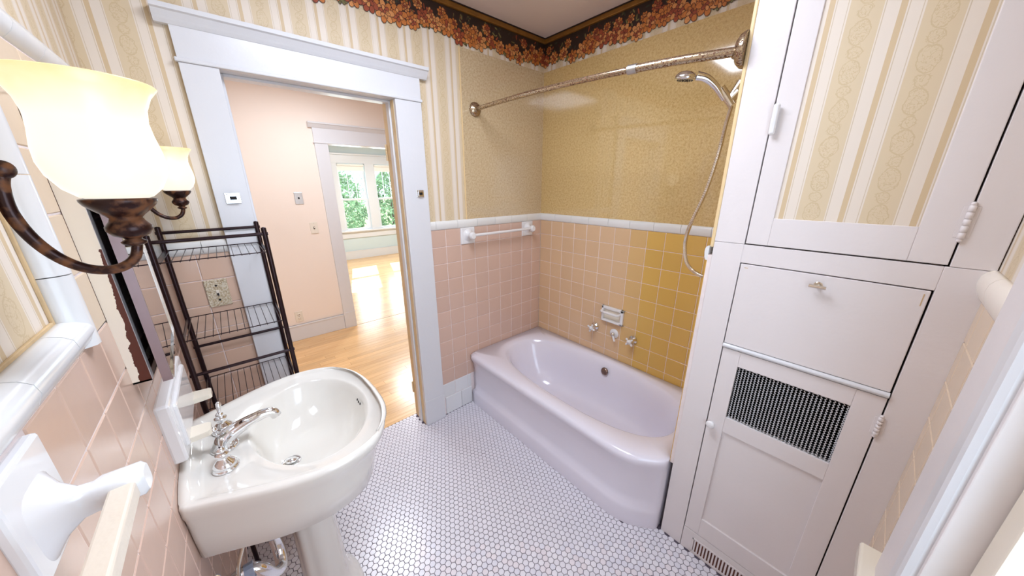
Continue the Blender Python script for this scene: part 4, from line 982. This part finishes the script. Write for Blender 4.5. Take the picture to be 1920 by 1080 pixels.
# corrosion creeps up from the lower front corner: threshold on x (towards the front) that falls with height
front = MM('MULTIPLY', MM('SUBTRACT', sp.outputs['X'], -2.100), 34.0)            # 0 at wall, 1 at the front
down = MM('MULTIPLY', MM('SUBTRACT', 1.47, sp.outputs['Z']), 1.9)               # 0 at 1.47, 0.56 at the bottom
k = MM('ADD', MM('ADD', front, down), MM('ADD', MM('MULTIPLY', MM('SUBTRACT', n.outputs['Fac'], 0.5), 0.45), MM('MULTIPLY', MM('SUBTRACT', n2.outputs['Fac'], 0.5), 0.3)))
k = MM('MULTIPLY', MM('GREATER_THAN', k, 0.93), MM('LESS_THAN', sp.outputs['Z'], 1.47))
mx = N.new('ShaderNodeMix'); mx.data_type = 'RGBA'; mx.inputs[6].default_value = rgb(236, 226, 210); mx.inputs[7].default_value = rgb(84, 36, 22)
L.new(k, mx.inputs[0]); L.new(mx.outputs[2], b.inputs['Base Color']); b.inputs['Roughness'].default_value = 0.35
MT['chipped'] = m
xb = -2.071
bx = MB(); bx.box(XT, xb, my0, my0+0.004, mz0, mz1).box(XT, xb, my1-0.004, my1, mz0, mz1).box(XT, xb, my0, my1, mz0, mz0+0.004).box(XT, xb, my0, my1, mz1-0.004, mz1)
bx.box(xb-0.003, xb, my1-0.02, my1, mz0, mz1).box(xb-0.003, xb, my0+0.02, my1-0.02, mz0, mz0+0.02)
bx.build('steel_box', MT['chipped'], t)
MB().box(xb-0.002, xb+0.0005, my0+0.0005, my0+0.022, mz0+0.001, mz1, 0.0005).build('front_flange', MT['paint'], t)
MB().box(XT-0.012, XT-0.010, my0+0.004, my1-0.004, mz0+0.004, mz1-0.004).box(XT-0.01, xb-0.006, my0+0.0045, my0+0.008, mz0+0.004, mz1-0.004).build('rusty_inside', MT['rustbox'], t)
for z0 in (1.34, 1.52): MB().box(XT-0.008, xb-0.004, my0+0.006, my1-0.006, z0, z0+0.005).build('inner_shelf', MT['steel'], t)
# door swung open a little, hinged on the far side
dr = bpy.data.objects.new('mirror_door', None)
dw = 0.366; dz0, dz1 = mz0-0.008, mz1+0.01
hinge_p = Vector((xb+0.002, my1+0.006, 0)); near_p = Vector((-2.0475, my1+0.006-dw, 0))
ax = (near_p-hinge_p).normalized(); nn = Vector((ax.y*-1, ax.x, 0));
if nn.x < 0: nn = -nn
def dpt(s_, o_, z_): v = hinge_p+ax*s_+nn*o_; return (v.x, v.y, z_)
def dbox(mb_, s0, s1, o0, o1, z0_, z1_):
    v = [dpt(s_, o_, z_) for s_ in (s0, s1) for o_ in (o0, o1) for z_ in (z0_, z1_)]
    return mb_.add(v, [(0, 1, 3, 2), (4, 6, 7, 5), (0, 4, 5, 1), (2, 3, 7, 6), (0, 2, 6, 4), (1, 5, 7, 3)])
mb = MB(); fw = 0.009
dbox(mb, 0, fw, -0.004, 0.010, dz0, dz1); dbox(mb, fw, dw-fw, -0.004, 0.010, dz0, dz0+fw); dbox(mb, fw, dw-fw, -0.004, 0.010, dz1-fw, dz1)
do = mb.build('mirror_door', MT['chrome'], t)
mb = MB(); dbox(mb, dw-fw, dw, -0.008, 0.008, dz0, dz1); mb.build('door_edge', MT['satin'], do)
mb = MB(); dbox(mb, fw*0.5, dw-fw*0.5, 0.0, 0.0070, dz0+0.004, dz1-0.004); mb.build('mirror_pane', MT['mirror'], do)
mb = MB(); dbox(mb, 0.004, dw-0.004, -0.004, -0.001, dz0+0.004, dz1-0.004); mb.build('door_back', MT['rustbox'], do)

# ------------------------------------------------------------------ sconces
def sconce(y_, label):
    s_ = thing('wall_sconce', label, 'lamp', (XC, y_, 1.58), 'alabaster sconces beside the mirror cabinet')
    MB().lathe([(0.050, 0), (0.052, 0.004), (0.046, 0.012), (0.026, 0.018), (0.014, 0.026)], (XC, y_, 1.575), (1, 0, 0), 24).tube([(XC+0.02, y_, 1.575), (XC+0.055, y_, 1.598)], 0.007, 10).build('wall_plate', MT['bronze'], s_)
    pa = smoothpath([(-2.062, y_, 1.604), (-2.067, y_, 1.585), (-2.068, y_, 1.555), (-2.060, y_, 1.522), (-2.045, y_, 1.496), (-2.025, y_, 1.481), (-2.003, y_, 1.479), (-1.986, y_, 1.490), (-1.979, y_, 1.508), (-1.979, y_, 1.520)], 6)
    MB().tube(pa, [0.0068-0.0012*i/len(pa) for i in range(len(pa))], 12).ball((-2.061, y_, 1.606), 0.0105, 12).build('scroll_arm', MT['bronze'], s_)
    X0 = -1.980
    cup = MB().lathe([(0.006, 1.508), (0.012, 1.511), (0.013, 1.514), (0.008, 1.517), (0.009, 1.519), (0.018, 1.523), (0.0225, 1.530), (0.0225, 1.535), (0.017, 1.542), (0.0155, 1.546), (0.018, 1.549), (0.026, 1.556), (0.033, 1.563), (0.0355, 1.568), (0.0355, 1.571), (0.031, 1.572), (0.004, 1.570)], (X0, y_, 0), (0, 0, 1), 32).build('turned_cup', MT['bronze'], s_)
    pf = [(0.022, 0.000), (0.033, 0.004), (0.044, 0.014), (0.0525, 0.030), (0.0555, 0.045), (0.0548, 0.062), (0.0515, 0.082), (0.0500, 0.098), (0.0525, 0.114), (0.0590, 0.129), (0.0675, 0.140)]
    inn = [(r_-0.003, h_) for r_, h_ in reversed(pf[1:])]
    me_ = MB().lathe(pf+[(0.066, 0.1415)]+inn, (0, 0, 0), (0, 0, 1), 48, cap=False).mesh('glass_shade', MT['shade'])
    link('glass_shade', me_, s_, (X0, y_, 1.5695))
    MB().lathe([(0.010, 1.572), (0.012, 1.60), (0.022, 1.625), (0.026, 1.645), (0.020, 1.665), (0.004, 1.674)], (X0, y_, 0), (0, 0, 1), 16).build('bulb', MT['bulb'], s_)
    return s_
s1 = sconce(-1.108, 'bronze sconce with lit alabaster bell shade, on the window side of the mirror cabinet')
s2 = sconce(-0.120, 'bronze sconce with lit alabaster bell shade in the corner by the doorway')

# ------------------------------------------------------------------ wire shelf rack
t = thing('wire_shelf_rack', 'dark metal five-tier wire shelf rack between the sink and doorway', 'shelf', (-1.92, -0.165, 0))
px0, px1, py0, py1 = -2.068, -1.776, -0.308, -0.022
for px_ in (px0, px1):
    for py_ in (py0, py1):
        o_ = MB().tube([(px_, py_, 0.0), (px_, py_, 1.440)], 0.0082, 12).ball((px_, py_, 1.440), 0.0082, 8, sz=0.5).build('post', MT['black_metal'], t)
        MB().lathe([(0.011, 0), (0.011, 0.015), (0.009, 0.02)], (px_, py_, 0), (0, 0, 1), 12).build('foot_cap', MT['rubber'], o_)
for z_ in (1.420, 0.950, 0.480):
    for py_ in (py0, py1): MB().tube([(px0-0.010, py_, z_), (px1+0.010, py_, z_)], 0.0058, 10).build('cross_rail', MT['black_metal'], t)
sh = MB()
for py_ in (py0+0.002, py1-0.002): sh.tube([(px0, py_, 0), (px1, py_, 0)], 0.0019, 6)
nsh = 12
for k in range(nsh+1):
    x_ = px0+0.011+(px1-px0-0.022)*k/nsh; sh.tube([(x_, py0-0.003, -0.0025), (x_, py1+0.002, -0.0025)], 0.0013, 6)
sh.box(px0-0.001, px0+0.001, py0, py1, -0.014, 0.004).box(px1-0.001, px1+0.001, py0, py1, -0.014, 0.004)
sm_ = sh.mesh('wire_shelf', MT['black_metal'])
for z_ in (1.354, 1.080, 0.803, 0.53, 0.256): link('wire_shelf', sm_, t, (0, 0, z_))

# ------------------------------------------------------------------ ornate switch plate on the tiled strip
t = thing('ornate_switch_plate', 'ornate antiqued ivory switch plate on the pink tiles behind the shelf rack', 'light switch', (-1.956, 0, 1.158))
MB().box(-1.993, -1.920, -0.006, 0.0, 1.100, 1.216, 0.003).build('cover_plate', MT['ornate'], t)
MB().box(-1.962, -1.952, -0.0085, -0.005, 1.146, 1.170, 0.001).build('switch_well', MT['switch_white'], t)
MB().box(-1.960, -1.954, -0.017, -0.008, 1.148, 1.158, 0.001).build('toggle', MT['dark'], t)
for z_ in (1.190, 1.128): MB().lathe([(0.0042, 0), (0.004, 0.0016)], (-1.957, -0.006, z_), (0, -1, 0), 10).build('screw', MT['dark'], t)

# ------------------------------------------------------------------ towel bar by the camera
t = thing('wooden_towel_bar', 'chipped white painted square wooden towel bar on ceramic arms at the near left', 'towel bar', (-2.03, -1.5, 1.24))
def arm(y_, s_=1):
    bo = MB().box(XT-0.003, XT+0.010, y_-0.056, y_+0.056, ZCAP-TZ-0.022, ZCAP-0.004, 0.004).build('arm_plate', MT['porcelain'], t)
    R = []
    for a_, dx, dy, dz, w, h in ((0, 0.006, 0.000, 0.0, 0.046, 0.052), (0, 0.011, 0.000, 0, 0.035, 0.042), (0, 0.020, 0.001, 0.0, 0.021, 0.028), (0, 0.032, 0.002, -0.001, 0.0125, 0.018), (0, 0.043, 0.004, -0.002, 0.012, 0.017), (0, 0.049, 0.006, -0.003, 0.016, 0.019), (0, 0.079, 0.008, -0.004, 0.017, 0.018), (0, 0.083, 0.008, -0.004, 0.013, 0.014)):
        c = Vector((XT+dx, y_+dy*s_, 1.245+dz))
        R.append([(c.x, c.y+w*math.copysign(abs(math.cos(q))**0.55, math.cos(q)), c.z+h*math.copysign(abs(math.sin(q))**0.55, math.sin(q))) for q in [2*PI*i/28 for i in range(28)]])
    MB().rings(R).build('ceramic_arm', MT['porcelain'], bo)
arm(-1.262); arm(-1.915, -1)
MB().box(-2.0460, -2.0240, -1.942, -1.266, 1.229, 1.2510, 0.003).build('square_rod', mat('chipped_cream_paint', rgb(222, 210, 194), 0.4, noise=0.0, bump=0.4, bscale=50), t)
